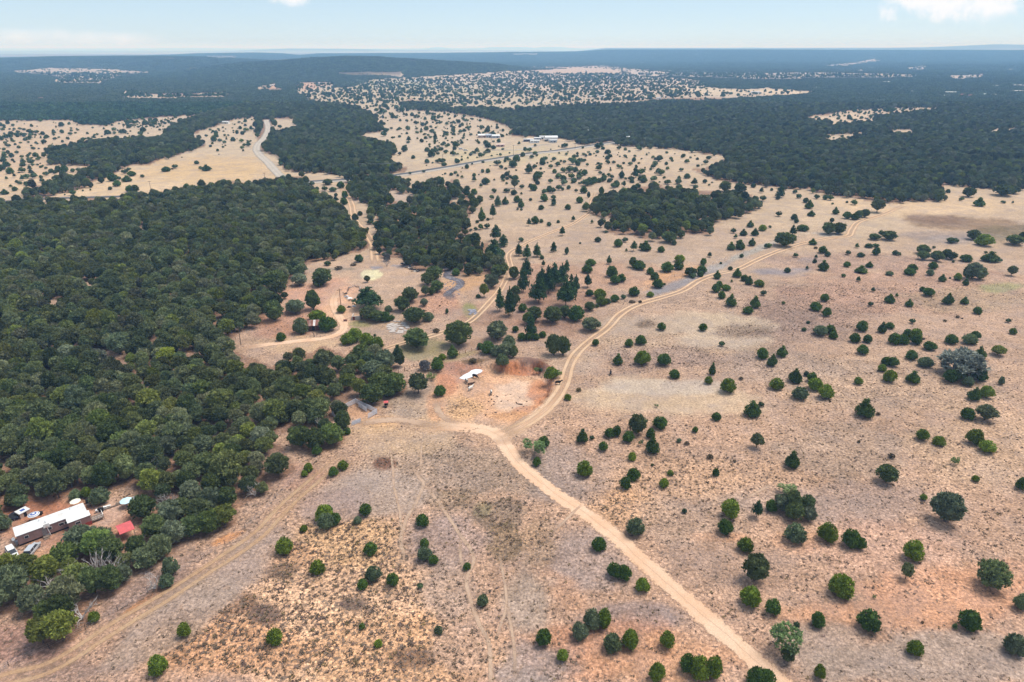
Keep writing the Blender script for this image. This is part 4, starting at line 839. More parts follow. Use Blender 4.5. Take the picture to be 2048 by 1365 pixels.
PF = proto_of(['t', 'f', 't']); PJ = proto_of(['r', 'c'])
keep = ~TREEMASK
ZZt = H(xx, yy)
LBL = {'left': ('woodland', 'dense dark pinyon and juniper woodland filling the left side behind the camp'), 'centre': ('woodland', 'dark woodland belt running between the two dirt tracks behind the cabin clearing'),
       'thicket': ('woodland', 'isolated dark thicket in the pale left field'), 'thicket2': ('woodland', 'narrow strip of trees crossing the pale left field'), 'middle': ('woodland', 'dark woodland block right of the gravel road'),
       'row': ('woodland', 'thin row of dark trees crossing the plain above the houses'), 'right': ('woodland', 'wide dark forest covering the upper right side'), 'thicket3': ('woodland', 'dark grove standing alone in the grassland right of centre'), 'far': ('woodland', 'blue-green forest covering the far plain and ridges')}
RTX = {'left': (.104, .117, .060), 'right': (.094, .108, .062)}
for i, k in enumerate(keys):
    m = keep & (RN == i+1)
    if m.sum() < 3 or k == 'far': continue
    c = RTX.get(k, (.094, .110, .056))
    scatter('woodland', np.stack([xx[m], yy[m], ZZt[m]-.1], 1), np.stack([wid[m]*1.02, wid[m]*1.02, hei[m]], 1), PF, c + (.8,), LBL[k][1], None, 'woodland')
farm = keep & (RN == keys.index('far')+1)

# far trees: first ones stand as real objects and lend their shape
def real_protos(meshes, name, pts, cat, labels, color, grp=None):
    out = []
    for me, (x, y, s), lb in zip(meshes, pts, labels):
        o = link(name, me, None, (x, y, h1(x, y)-.05), RT.uniform(0, 6)); o.scale = s; o.color = color; tag(o, lb, cat, grp); out.append(o)
    return out
def gpt(px, py): P = gp(px, py); return P.x, P.y
fp = [(*gpt(350.5, 337.5), (6, 6, 4.5)), (*gpt(285, 356), (4, 4, 3.6)), (*gpt(402, 340), (4.5, 4.5, 4)), (*gpt(258, 342), (4.5, 4.5, 3.5)), (*gpt(871, 283), (7, 7, 11))]
FP = real_protos(FAR, 'juniper', fp, 'juniper tree', ['small dark juniper on the pale field below the left thicket', 'small juniper left in the pale field, above the woodland edge', 'small juniper right of the middle of the pale left field', 'small dark juniper beside the end of the left thicket', 'taller dark pine standing on the open plain left of the houses'], (.064, .094, .044, .5))
# scattered trees of the open land, farther off
SC = hexgrid(420, 3300, 9.0, -900, 2900)
sx, sy = SC[:, 0], SC[:, 1]; sz = H(sx, sy); qx, qy = to_px(sx, sy, sz); q2x, q2y = to_px(sx, sy, sz+4)
op = (region(qx, qy) == 0) & (region(q2x, q2y) == 0) & (qy < 372) & (qx > -400) & (qx < 2400)
dens = np.full(len(sx), .05)
def dz(poly, v):
    m = inside(qx, qy, np.array(poly, float)); dens[m] = v
dz([(-400,240),(520,215),(520,300),(370,330),(240,338),(0,380),(-400,400)], .11)
dz([(0,250),(95,270),(95,345),(0,350)], .38); dz([(270,238),(345,238),(330,262),(200,275),(250,250)], .42); dz([(400,262),(512,240),(512,300),(430,290)], .17)
dz([(230,335),(520,300),(560,350),(510,366),(240,385)], .006); dz([(520,265),(585,240),(600,255),(556,300)], .02)
dz([(560,180),(700,170),(824,150),(1210,130),(1430,170),(1440,185),(1250,205),(1170,210),(1024,222),(900,210),(760,208),(640,212)], .21)
dz([(880,188),(1060,195),(1170,205),(1024,220),(930,214)], .13); dz([(760,210),(880,212),(980,232),(1010,262),(1000,290),(900,300),(790,290),(730,262)], .20); dz([(720,268),(900,270),(880,320),(800,318)], .12)
dz([(840,262),(1010,262),(1030,300),(960,330),(850,335)], .30); dz([(1020,285),(1160,292),(1230,290),(1440,320),(1400,372),(930,372),(900,345)], .30); dz([(1000,262),(1210,270),(1210,292),(1010,300)], .10)
dz([(1440,320),(1620,380),(1620,385),(1380,372)], .3); dz([(1581,216),(1880,214),(1880,290),(1581,290)], .26); dz([(1536,145),(1840,148),(1840,158),(1536,160)], .22); dz([(0,135),(310,135),(310,170),(0,170)], .22); dz([(1420,172),(1600,176),(1600,192),(1380,200)], .06)
dz([(230,180),(465,180),(465,198),(230,198)], .5); dz([(1190,130),(1536,142),(1536,160),(1190,150)], .25); dz([(587,160),(672,160),(672,190),(587,190)], .16)
patchy = 1 + .9*vn(sx, sy, 120, 71)
selx = op & (RS.uniform(0, 1, len(sx)) < dens*np.clip(patchy, .1, 2.4)*np.where(sy > 900, 1.25, 1)) & ~near_indiv(sx, sy, .6)
HOUSEPTS = []
for k_ in ('highway', 'mid'): selx &= ~near_line(sx, sy, ROADPTS[k_][0], 7)
selx &= ~near_line(sx, sy, [(532,240),(536,256),(529,272),(517,286),(513,298),(520,311),(536,326),(550,342),(568,359)], 9)
EXCL = [gpt(*p) + (r,) for *p, r in ((962,275,16),(1000,278,16),(990,280,18),(1060,285,20),(1080,285,25),(1100,284,22),(1060,281,30),(925,303,12),(1100,290,18))]
for (a_, b_, r_) in EXCL: selx &= np.hypot(sx-a_, sy-b_) > r_
sxx, syy, szz = sx[selx], sy[selx], sz[selx]
sw = np.clip(RS.gamma(5, .85, len(sxx)), 1.6, 8.5)*np.where(syy > 1300, 1.3, 1); sh = sw*RS.uniform(.65, 1.0, len(sxx))
X_ = np.concatenate([np.stack([sxx, syy, szz-.05], 1), np.array([(a, b, h1(a, b)-.05) for a, b, c, d in rest_j])]) if rest_j else np.stack([sxx, syy, szz], 1)
Sx_ = np.concatenate([np.stack([sw, sw, sh], 1), np.array([(c, c, d) for a, b, c, d in rest_j])]) if rest_j else np.stack([sw, sw, sh], 1)
scatter('scattered_junipers', X_, Sx_, FP + PJ[:3], (.064, .094, .044, .55), 'small dark junipers and pinyons dotted over the distant pale grassland', None, 'junipers')
print('open scatter', len(X_))
# forest 1.5 - 3.4 km in small clumps, beyond in larger ones
cp = [(*gpt(1300, 236), (1, 1, 1)), (*gpt(1380, 228), (1, 1, 1)), (*gpt(300, 215), (1, 1, 1))]
CPR = real_protos(PATCH1, 'tree_clump', cp, 'tree clump', ['clump of dark trees in the upper edge of the right forest', 'clump of dark trees deep in the right forest', 'clump of dark trees in the left forest beyond the field'], (.074, .096, .060, .5), None)
def far_points(ya, yb, s, th, ridge_only=False):
    P = hexgrid(ya, yb, s, -500, 2550, .3); x, y = P[:, 0], P[:, 1]; z = H(x, y); px, py = to_px(x, y, z); p2, q2 = to_px(x, y, z+th)
    f = (region(px, py) > 0) & (region(p2, q2) > 0)
    hi = py < 122; wd = (z > 12) | (y < 6500)
    ce = np.zeros(len(x), bool)
    for Pc in CLEAR: ce |= inside(px + 4*vn(x, y, 300, 81), py + .5*vn(x, y, 160, 82), np.array(Pc, float))
    f = f & np.where(y > 5200, wd, True) & ~ce
    holes = vn(x, y, 700, 83)*.6 + vn(x, y, 210, 84)*.4
    f &= ~(holes > .74)
    return x[f], y[f], z[f]
x, y, z = far_points(1500, 3400, 14.5, 4)
m = farm
scatter('woodland', np.concatenate([np.stack([x, y, z-.2], 1)]), np.stack([np.full(len(x), 1.0), np.full(len(x), 1.0), RS.uniform(.85, 1.25, len(x))], 1), CPR, (.074, .096, .062, .45), 'forest on the far plain in front of the ridges', None, 'woodland')
if m.sum(): scatter('woodland', np.stack([xx[m], yy[m], ZZt[m]-.1], 1), np.stack([wid[m]*1.15, wid[m]*1.15, hei[m]], 1), FP[:4] + CPR[:0], (.054, .086, .050, .7), 'dark forest band just beyond the left field', None, 'woodland')
print('clump1', len(x))
cp = [(*gpt(700, 128), (1, 1, 1)), (*gpt(1500, 125), (1, 1, 1)), (*gpt(200, 125), (1, 1, 1))]
CP2 = real_protos(PATCH2, 'tree_clump', cp, 'tree clump', ['stand of trees on the face of the dark central ridge', 'stand of trees on the far right wooded slope', 'stand of trees on the left dark ridge'], (.074, .096, .064, .4))
x, y, z = far_points(3400, 11500, 40, 3)
print('clump2', len(x))
scatter('woodland', np.stack([x, y, z-.3], 1), np.stack([np.full(len(x), 1.05), np.full(len(x), 1.05), RS.uniform(.8, 1.2, len(x))], 1), CP2, (.074, .096, .064, .3), 'blue wooded ridges near the horizon', None, 'woodland')

P = hexgrid(3300, 9000, 22, -500, 2550, .4); x, y = P[:, 0], P[:, 1]; z = H(x, y); px, py = to_px(x, y, z)
ce = np.zeros(len(x), bool)
for Pc in CLEAR: ce |= inside(px, py, np.array(Pc, float))
ce &= RS.uniform(0, 1, len(x)) < .22*(1 + .9*vn(x, y, 260, 85))
if ce.sum(): scatter('scattered_junipers', np.stack([x[ce], y[ce], z[ce]-.1], 1), np.stack([RS.uniform(6, 12, ce.sum())]*2 + [RS.uniform(4, 7, ce.sum())], 1), FP, (.064, .094, .046, .5), 'small dark trees dotted in the pale openings of the far ridges', None, 'junipers')
# low dry brush and grass tufts on the near ground
def tuft_mesh(name, seed, n, col_spread=.5, h=.8):
    r = np.random.RandomState(seed); V = []; Fc = []; tone = []
    for i in range(n):
        a = r.uniform(0, 6.28); q = r.uniform(0, .32); b = np.array([q*np.cos(a), q*np.sin(a), 0]); d = np.array([np.cos(a)*.5, np.sin(a)*.5, r.uniform(.5, 1.0)*h]); tg = np.array([-np.sin(a), np.cos(a), 0])*r.uniform(.08, .16)
        V += [b-tg, b+tg, b+d*r.uniform(.4, .7)]; Fc.append((3*i, 3*i+1, 3*i+2)); tone.append(r.uniform(0, 1))
    me = bpy.data.meshes.new(name); me.from_pydata([tuple(v) for v in V], [], Fc); me.materials.append(M_FOL)
    me.attributes.new('tone', 'FLOAT', 'FACE').data.foreach_set('value', np.array(tone, np.float32)); return me
TM = [tuft_mesh('scrub_tuft', s, 16) for s in (1, 2, 3)]
tp = [(*gpt(620, 1210), (.9, .9, .6)), (*gpt(690, 1260), (.9, .9, .6)), (*gpt(540, 1320), (1, 1, .6))]
TP = real_protos(TM, 'scrub_tuft', tp, 'scrub tuft', ['low brown scrub tuft on the bare orange soil, lower left of centre', 'low brown scrub tuft on orange soil near the lowest bare patch', 'low brown scrub tuft on orange soil near the bottom edge'], (.13, .095, .07, .4))
n = 230000; v_ = RS.uniform(0, 1, n)
yv = 88 + (330-88)*v_**.85; uv = RS.uniform(-60, 2110, n); xv = (uv-1024)/F*(yv*CP + CH*SP)
def bil(A_, x, y):
    i = np.clip(np.searchsorted(ys, y)-1, 0, len(ys)-2); c = 1024 + F*x/(y*CP + CH*SP); j = np.clip(np.searchsorted(cs, c)-1, 0, len(cs)-2); return A_[i, j]
cv = bil(clump, xv, yv); zv = H(xv, yv); tpx, tpy = to_px(xv, yv, zv)
nb = vn(xv, yv, 7, 91)*.3 + vn(xv, yv, 2.6, 92)*.35
ok = (cv + nb*.8 > RS.uniform(.35, 2.0, n)) & (region(tpx, tpy) == 0)
for k_, d_ in (('main', 3.1), ('right', 3.2), ('lower', 2.6), ('mid', 2.5), ('cabin', 2.5)): ok &= ~near_line(xv, yv, ROADPTS[k_][0], d_)
xv, yv, zv = xv[ok], yv[ok], zv[ok]; s = RS.uniform(.35, 1.0, len(xv))*np.clip(.7 + .5*cv[ok], .7, 1.3)
print('tufts', len(xv))
scatter('dry_scrub', np.stack([xv, yv, zv], 1), np.stack([s, s, s*.7], 1), TP, (.125, .090, .070, .5), 'low dark brown scrub tufts dotting the foreground soil', None, 'scrub')
# ------------------------------------------------------------------ built things
def box(bm, x0, x1, y0, y1, z0, z1, bev=0):
    vs = [bm.verts.new(p) for p in ((x0,y0,z0),(x1,y0,z0),(x1,y1,z0),(x0,y1,z0),(x0,y0,z1),(x1,y0,z1),(x1,y1,z1),(x0,y1,z1))]
    fs = [bm.faces.new([vs[i] for i in f]) for f in ((0,3,2,1),(4,5,6,7),(0,1,5,4),(1,2,6,5),(2,3,7,6),(3,0,4,7))]
    if bev: bmesh.ops.bevel(bm, geom=list({e for f in fs for e in f.edges}), offset=bev, segments=2, affect='EDGES')
def prism(bm, prof, y0, y1):
    a = [bm.verts.new((p[0], y0, p[1])) for p in prof]; b = [bm.verts.new((p[0], y1, p[1])) for p in prof]; n = len(prof)
    bm.faces.new(a); bm.faces.new(b[::-1])
    for i in range(n): bm.faces.new((a[i], a[(i+1) % n], b[(i+1) % n], b[i]))
def part(name, fn, mat, parent, loc=None, rz=None, smooth=False):
    bm = bmesh.new(); fn(bm); return link(name, bm_mesh(name, bm, mat, smooth), parent, loc, rz)
def pbox(name, mat, parent, *a, bev=0, loc=None, rz=None): return part(name, lambda bm: box(bm, *a, bev=bev), mat, parent, loc, rz)
def frame_from(p_from, p_to):
    d = Vector(p_to) - Vector(p_from); return math.atan2(d.y, d.x)
C1 = lambda x, y: (x/6.827, 970 + y/6.827)      # enlarged views of the photo
C2 = lambda x, y: (560 + x/6.827, 500 + y/6.827)
C3 = lambda x, y: (640 + x/6.827, 690 + y/6.827)
C4 = lambda x, y: (860 + x/6.827, 690 + y/6.827)
C7 = lambda x, y: (900 + x/6.827, 240 + y/6.827)
WHITE = paint('white_paint', (.78, .78, .76), .6, .2, var=.08, dirt=(.55, .50, .44)); ROOFW = paint('white_metal_roof', (.62, .62, .61), .55, .3, var=.12, scale=.6, dirt=(.50, .47, .44))
MAUVE = paint('faded_siding', (.27, .17, .155), .8, .15, var=.15, scale=.8); REDS = paint('red_siding', (.30, .055, .045), .7, .2, var=.2); DARK = paint('dark', (.02, .02, .022), .6, .2); GLASS = paint('dark_glass', (.03, .035, .045), .15, .5)
REDR = paint('red_metal_roof', (.56, .11, .11), .45, .3, var=.12, scale=.8); STEEL = paint('galvanised', (.42, .44, .48), .5, .4, .3, var=.15); WOOD = paint('weathered_wood', (.20, .15, .12), .9, .1, var=.3, scale=4)
RUST = paint('rusty_metal', (.20, .085, .06), .8, .2, var=.35, scale=.9, dirt=(.62, .58, .57)); RUSTW = paint('red_boards', (.14, .055, .045), .9, .1, var=.3); CONC = paint('pale_block', (.42, .37, .33), .9, .1, var=.25, scale=1.5)
TYRE = paint('tyre', (.02, .02, .02), .8, .2); CHROME = paint('headlight', (.75, .76, .78), .2, .6); BLUE = paint('blue', (.05, .10, .32), .6, .2); LBLUE = paint('pale_blue_cloth', (.50, .70, .80), .8, .1, var=.06); CREAM = paint('cream_cloth', (.78, .76, .62), .8, .1, var=.06)
ADOBE = paint('adobe', (.48, .34, .27), .9, .1, var=.15); GREYR = paint('grey_roof', (.36, .39, .44), .6, .2, var=.12, scale=.5); TAIL = paint('tail_light', (.35, .02, .02), .3, .4); DRED = paint('dark_red', (.16, .045, .035), .8, .2, var=.3); POLEW = paint('pole_wood', (.15, .115, .09), .9, .1, var=.3)

# mobile home
A0 = gp(*C1(215, 695), dz=3.3); B0 = gp(*C1(185, 578), dz=3.3); E0 = gp(*C1(1175, 350), dz=3.3)
rz = frame_from(A0, E0); LEN = (Vector(E0)-Vector(A0)).xy.length; WID = 4.2
mh = empty('mobile_home', (A0.x, A0.y, h1(A0.x, A0.y)), rz); tag(mh, 'long mauve-brown mobile home with white metal roof and side room, lower left camp', 'mobile home')
pbox('wall', MAUVE, mh, 0, LEN, 0, WID, .55, 3.0)
def mh_roof(bm):
    prism(bm, [(-.12, 3.0), (-.12, 3.12), (WID/2, 3.42), (WID+.12, 3.12), (WID+.12, 3.0)], -.15, LEN+.12)
    for v in bm.verts: v.co = Vector((v.co.y, v.co.x, v.co.z))
part('roof', mh_roof, ROOFW, mh)
for i in range(1, 12):
    x = LEN*i/12; part('roof_rib', lambda bm: (tube(bm, [(x, -.1, 3.14), (x, WID/2, 3.44), (x, WID+.1, 3.14)], [.025]*3, 4)), ROOFW, mh)
pbox('skirting', DARK, mh, .15, LEN-.15, .12, WID-.1, 0, .548)
XX0 = LEN*.70
ext = part('side_room', lambda bm: box(bm, XX0, LEN+.35, -1.9, -.004, .25, 2.72), MAUVE, mh)
def ext_roof(bm):
    prism(bm, [(-2.05, 2.72), (-2.05, 2.8), (-.003, 3.11), (-.003, 3.0)], XX0-.12, LEN+.5)
    for v in bm.verts: v.co = Vector((v.co.y, v.co.x, v.co.z))
part('side_room_roof', ext_roof, ROOFW, mh)
pbox('red_skirt', REDS, mh, XX0+1.0, LEN+.37, -1.93, -1.90, 0, 1.0)
for x, w_ in ((1.4, .9), (LEN*.42, .9), (LEN*.58, 1.1), (LEN*.66, .6)):
    f = pbox('window', WHITE, mh, x, x+w_, -.04, -.004, 1.55, 2.35); pbox('pane', GLASS, f, x+.06, x+w_-.06, -.06, -.042, 1.61, 2.29)
f = pbox('window', WHITE, mh, XX0+1.4, XX0+2.6, -1.95, -1.905, 1.5, 2.2); pbox('pane', GLASS, f, XX0+1.47, XX0+2.53, -1.97, -1.952, 1.57, 2.13)
dr = pbox('door', paint('door_grey', (.22, .2, .2), .7), mh, LEN*.34, LEN*.34+.95, -.05, -.004, .6, 2.65); pbox('handle', STEEL, dr, LEN*.34+.8, LEN*.34+.86, -.1, -.052, 1.5, 1.62)
for x, y in ((LEN*.42, 1.0), (LEN*.35, 2.6), (LEN*.8, 2.9)): part('vent_pipe', lambda bm: (tube(bm, [(x, y, 3.1), (x, y, 3.75)], [.07, .07], 8), tube(bm, [(x, y, 3.75), (x, y, 3.85)], [.14, .02], 8)), STEEL, mh)
part('steps', lambda bm: (box(bm, LEN*.33, LEN*.33+1.2, -1.0, -.06, 0, .5), box(bm, LEN*.33, LEN*.33+1.2, -1.4, -1.003, 0, .25)), WOOD, mh)
def mloc(x, y, z=0): p = mh.matrix_basis @ Vector((x, y, 0)); return Vector((p.x, p.y, h1(p.x, p.y)+z))
# porch
pd = empty('porch_deck', mloc(LEN+.45, -1.6), rz); tag(pd, 'small railed wooden porch at the right end of the mobile home', 'porch')
for i in range(9): pbox('plank', WOOD, pd, i*.31, i*.31+.29, 0, 2.6, .5, .56)
for x, y in ((0.06, .06), (2.66, .06), (2.66, 2.5), (1.3, .06)): part('post', lambda bm: tube(bm, [(x, y, 0), (x, y, 1.5)], [.06, .06], 4), WOOD, pd)
for z in (1.0, 1.45): part('rail', lambda bm: (tube(bm, [(0, .06, z), (2.7, .06, z)], [.04]*2, 4), tube(bm, [(2.66, .06, z), (2.66, 2.5, z)], [.04]*2, 4)), WHITE, pd)
# basketball hoop
P = gp(*C1(700, 690)); bb = empty('basketball_hoop', P, rz); tag(bb, 'white basketball backboard on a leaning pole in front of the mobile home', 'basketball hoop')
part('pole', lambda bm: tube(bm, [(0, 0, 0), (-.35, .1, 3.0)], [.06, .05], 8), WHITE, bb); part('backboard', lambda bm: box(bm, -1.0, .3, .05, .12, 2.5, 3.55), WHITE, bb); part('rim', lambda bm: tube(bm, [(-.35+.23*math.cos(k*math.pi/5), -.25+.23*math.sin(k*math.pi/5), 2.8) for k in range(11)], [.02]*11, 4), REDS, bb)

def wheel(name, parent, x, y, r, w):
    wv = part(name, lambda bm: tube(bm, [(x, y-w/2, r), (x, y+w/2, r)], [r, r], 16), TYRE, parent); part('rim', lambda bm: tube(bm, [(x, y-w/2-.01, r), (x, y+w/2+.01, r)], [r*.6, r*.6], 12), STEEL, wv); return wv
def loft(bm, secs):
    """secs: list of (x, [(y,z)...]) closed half profiles mirrored"""
    rings = []
    for x, pr in secs:
        full = [(y, z) for y, z in pr] + [(-y, z) for y, z in reversed(pr)]; rings.append([bm.verts.new((x, y, z)) for y, z in full])
    n = len(rings[0])
    for a, b in zip(rings, rings[1:]):
        for k in range(n): bm.faces.new((a[k], a[(k+1) % n], b[(k+1) % n], b[k]))
    bm.faces.new(rings[0]); bm.faces.new(rings[-1][::-1])
def suv(loc, rz_, bodym, label, pickup=False):
    r = empty('parked_pickup' if pickup else 'parked_suv', loc, rz_); tag(r, label, 'pickup truck' if pickup else 'car'); Lc = 5.2 if pickup else 4.8; W2 = .93; h = Lc/2
    hood = 1.08 if pickup else 1.0; belt = 1.05
    def body(bm):
        def sec(x, w, z0, z1): return (x, [(w*.86, z0), (w, z0+.18), (w, z1-.15), (w*.92, z1)])
        loft(bm, [sec(-h, W2*.86, .42, .95), sec(-h+.15, W2*.97, .32, belt), sec(-1.0, W2, .28, belt), sec(1.0, W2, .28, belt), sec(1.15, W2, .28, hood), sec(h-.35, W2*.95, .32, hood-.1), sec(h, W2*.8, .42, hood-.3)])
    b = part('body', body, bodym, r)
    if pickup: x0, x1 = -.45, 1.25
    else: x0, x1 = -h+.12, 1.25
    zt = 1.72 if not pickup else 1.78
    part('window', lambda bm: loft(bm, [(x0, [(W2*.9, belt-.03), (W2*.88, belt+.02)]), (x0+.3, [(W2*.9, belt-.03), (W2*.72, zt-.06)]), (x1-.75, [(W2*.9, belt-.03), (W2*.74, zt-.05)]), (x1, [(W2*.9, belt-.03), (W2*.88, belt+.02)])]), GLASS, r)
    part('roof', lambda bm: box(bm, x0+.32, x1-.78, -W2*.74, W2*.74, zt-.08, zt, bev=.03), bodym, r)
    for y in (-1, 1):
        for xx_ in ((x0+.55, x0+.62, x0+.55, x0+.62), (x0 + (x1-x0)*.5,)*2 + (x0 + (x1-x0)*.5,)*2): part('pillar', lambda bm: tube(bm, [(xx_[0], y*W2*.90, belt), (xx_[0], y*W2*.745, zt-.05)], [.05, .05], 4), bodym, r)
        part('headlight', lambda bm: box(bm, h-.12, h-.02, y*.62-.16, y*.62+.16, .68, .84), CHROME, r)
        part('tail_light', lambda bm: box(bm, -h-.01, -h+.08, y*.66-.1, y*.66+.1, .75, 1.0), TAIL, r)
        wheel('wheel', r, h-.95, y*(W2-.1), .36, .24); wheel('wheel', r, -h+.95, y*(W2-.1), .36, .24)
        part('mirror', lambda bm: box(bm, x1-.35, x1-.2, y*(W2+.02)-.09 if y > 0 else -(W2+.02)-.09, y*(W2+.02)+.09, belt, belt+.16), bodym, r)
    if pickup: part('bed_floor', lambda bm: box(bm, -h+.2, x0-.08, -W2*.78, W2*.78, belt+.003, belt+.01), DARK, r)
    part('bumper', lambda bm: (box(bm, h-.02, h+.08, -.75, .75, .4, .58), box(bm, -h-.08, -h+.02, -.75, .75, .42, .6)), DARK, r)
    return r
SILVER = paint('silver_paint', (.48, .50, .53), .3, .5, .25, var=.05); CARW = paint('white_car_paint', (.66, .66, .65), .35, .5, var=.05)
p0, p1 = gp(*C1(372, 970), dz=.6), gp(*C1(505, 795), dz=.6); c = (p0+p1)/2; suv(Vector((c.x, c.y, h1(c.x, c.y))), frame_from(p0, p1), SILVER, 'silver estate car parked below the left end of the mobile home')
p0, p1 = gp(*C1(110, 840), dz=.6), gp(*C1(215, 1010), dz=.6); c = (p0+p1)/2; suv(Vector((c.x, c.y, h1(c.x, c.y))), frame_from(p0, p1), CARW, 'old white car parked at the left edge, nose toward the trees', False)

def disc(bm, r, z, n=24, th=.05, sag=0):
    a = [bm.verts.new((r*math.cos(k*2*math.pi/n), r*math.sin(k*2*math.pi/n), z)) for k in range(n)]; b = [bm.verts.new((v.co.x, v.co.y, z-th)) for v in a]
    bm.faces.new(a); bm.faces.new(b[::-1])
    for k in range(n): bm.faces.new((a[k], b[k], b[(k+1) % n], a[(k+1) % n]))
P = gp(*C1(222, 420), dz=.5); tr = empty('trampoline', (P.x, P.y, h1(P.x, P.y)), 0); tag(tr, 'round black trampoline behind the left end of the mobile home', 'trampoline')
part('mat', lambda bm: disc(bm, 1.55, .8), DARK, tr); part('frame', lambda bm: tube(bm, [(1.65*math.cos(k*math.pi/12), 1.65*math.sin(k*math.pi/12), .8) for k in range(25)], [.07]*25, 6), paint('navy', (.03, .035, .07), .6), tr)
for k in range(5): part('leg', lambda bm: tube(bm, [(1.6*math.cos(k*1.257), 1.6*math.sin(k*1.257), 0), (1.6*math.cos(k*1.257), 1.6*math.sin(k*1.257), .8)], [.04]*2, 6), STEEL, tr)
P = gp(*C1(357, 435)); sh = empty('storage_shed', P, rz+.35); tag(sh, 'small pinkish shed with white and blue top beside the trampoline', 'shed')
pbox('wall', ADOBE, sh, -1.2, 1.2, 0, 2.0, 0, 1.5); pbox('roof', ROOFW, sh, -1.35, 1.35, -.15, 2.2, 1.503, 1.62, bev=.03); pbox('tarp', BLUE, sh, -.45, .55, .6, 1.5, 1.63, 1.66); pbox('door', DARK, sh, -.35, .35, -.03, -.003, .05, 1.3)
def umbrella(px, py, R_, mats, label, tilt=0.12, n=8, H_=2.3, cat='parasol'):
    P = gp(*C1(px, py), dz=H_-.2); u = empty('parasol', (P.x, P.y, h1(P.x, P.y)), .3); tag(u, label, cat, )
    part('pole', lambda bm: tube(bm, [(0, 0, 0), (0, 0, H_-.25)], [.035]*2, 6), STEEL, u)
    for ri, (ra, rb, m) in enumerate(mats):
        def ring(bm):
            hh = lambda r: H_ - .45*(r/R_)**1.2
            A_ = [bm.verts.new((ra*R_*math.cos(k*2*math.pi/n)+1e-3, ra*R_*math.sin(k*2*math.pi/n), hh(ra*R_))) for k in range(n)]; B_ = [bm.verts.new((rb*R_*math.cos(k*2*math.pi/n), rb*R_*math.sin(k*2*math.pi/n), hh(rb*R_))) for k in range(n)]
            A2 = [bm.verts.new(v.co - Vector((0, 0, .03))) for v in A_]; B2 = [bm.verts.new(v.co - Vector((0, 0, .03))) for v in B_]
            for k in range(n):
                j = (k+1) % n; bm.faces.new((A_[k], B_[k], B_[j], A_[j])); bm.faces.new((A2[j], B2[j], B2[k], A2[k])); bm.faces.new((B_[k], B2[k], B2[j], B_[j]))
        part('canopy' if ri == 0 else 'stripe', ring, m, u)
    part('base', lambda bm: tube(bm, [(0, 0, 0), (0, 0, .1)], [.3]*2, 12), DARK, u)
umbrella(455, 395, 1.35, [(.0, .28, ROOFW), (.28, .52, BLUE), (.52, .74, ROOFW), (.74, .84, BLUE), (.84, 1, ROOFW)], 'blue and white striped parasol beside the small shed', n=16)
umbrella(1022, 215, 1.3, [(0, 1, CREAM)], 'cream parasol behind the right end of the mobile home roof')
umbrella(1720, 205, 1.6, [(0, 1, LBLUE)], 'pale blue parasol at the right end of the junk row, under the trees')
def chair(px, py, label, rz_):
    c = empty('patio_chair', gp(*C1(px, py)), rz_); tag(c, label, 'chair'); pbox('seat', WHITE, c, -.35, .35, -.35, .35, .4, .46); pbox('backrest', WHITE, c, -.35, .35, .32, .40, .463, 1.0)
    for x in (-.3, .3):
        for y in (-.3, .3): part('leg', lambda bm: tube(bm, [(x, y, 0), (x, y, .4)], [.03]*2, 4), WHITE, c)
        pbox('armrest', WHITE, c, x-.05, x+.05, -.35, .3, .62, .67)
chair(1838, 215, 'white patio chair right of the pale blue parasol', .5); chair(1800, 300, 'white patio chair below the pale blue parasol, left of the pair', 2); chair(1850, 290, 'white patio chair below the pale blue parasol, right of the pair', 4)
# red roofed carport
q = [gp(*C1(*p), dz=2.3) for p in ((1640, 675), (1835, 600), (1735, 490), (1548, 578))]
rc = empty('red_carport', (q[0].x, q[0].y, h1(q[0].x, q[0].y)), frame_from(q[0], q[1])); tag(rc, 'open shelter with a bright red metal roof right of the mobile home', 'carport')
rl, rw = (q[1]-q[0]).xy.length, (q[3]-q[0]).xy.length
def gable(bm, l, w, z, rise, th=.08):
    prism(bm, [(-.1, z), (w/2, z+rise), (w+.1, z), (w+.1, z+th), (w/2, z+rise+th), (-.1, z+th)], -.1, l+.1)
    for v in bm.verts: v.co = Vector((v.co.y, v.co.x, v.co.z))
part('roof', lambda bm: gable(bm, rl, rw, 2.2, .3), REDR, rc)
for k in range(1, 8): part('roof_rib', lambda bm: tube(bm, [(rl*k/8, -.1, 2.3), (rl*k/8, rw/2, 2.6), (rl*k/8, rw+.1, 2.3)], [.03]*3, 4), REDR, rc)
for x in (.15, rl-.15):
    for y in (.15, rw-.15): part('post', lambda bm: tube(bm, [(x, y, 0), (x, y, 2.25)], [.07]*2, 6), WOOD, rc)
# yard clutter behind the camp
def item(name, cat, label, px, py, mat, dims, rz_=0, crop=C1, bev=.03, lid=None):
    P = gp(*crop(px, py)); w_, d_, h_ = dims; o = empty(name, P, rz_); tag(o, label, cat)
    pbox('body', mat, o, -w_/2, w_/2, -d_/2, d_/2, 0, h_, bev=bev); pbox('lid', lid or mat, o, -w_/2-.03, w_/2+.03, -d_/2-.03, d_/2+.03, h_+.003, h_+.08); return o
item('grill', 'grill', 'black barbecue grill beyond the porch of the mobile home', 1380, 365, DARK, (1.2, .7, 1.0), .3)
item('storage_bin', 'bin', 'white plastic bin just left of the black grill', 1335, 375, WHITE, (.7, .6, .7)); item('storage_bin', 'bin', 'white plastic bin just right of the black grill', 1440, 325, WHITE, (.8, .5, .6), .4)
item('crate', 'crate', 'dark wooden crate left of the grill row, behind the porch', 1215, 300, WOOD, (.8, .7, .7), .2); item('crate', 'crate', 'dark crate farthest behind the mobile home end', 1198, 245, DARK, (.8, .8, 1.0), .8); item('crate', 'crate', 'dark barrel-sized box standing near the striped parasol', 558, 405, DARK, (.8, .8, .7), .1)
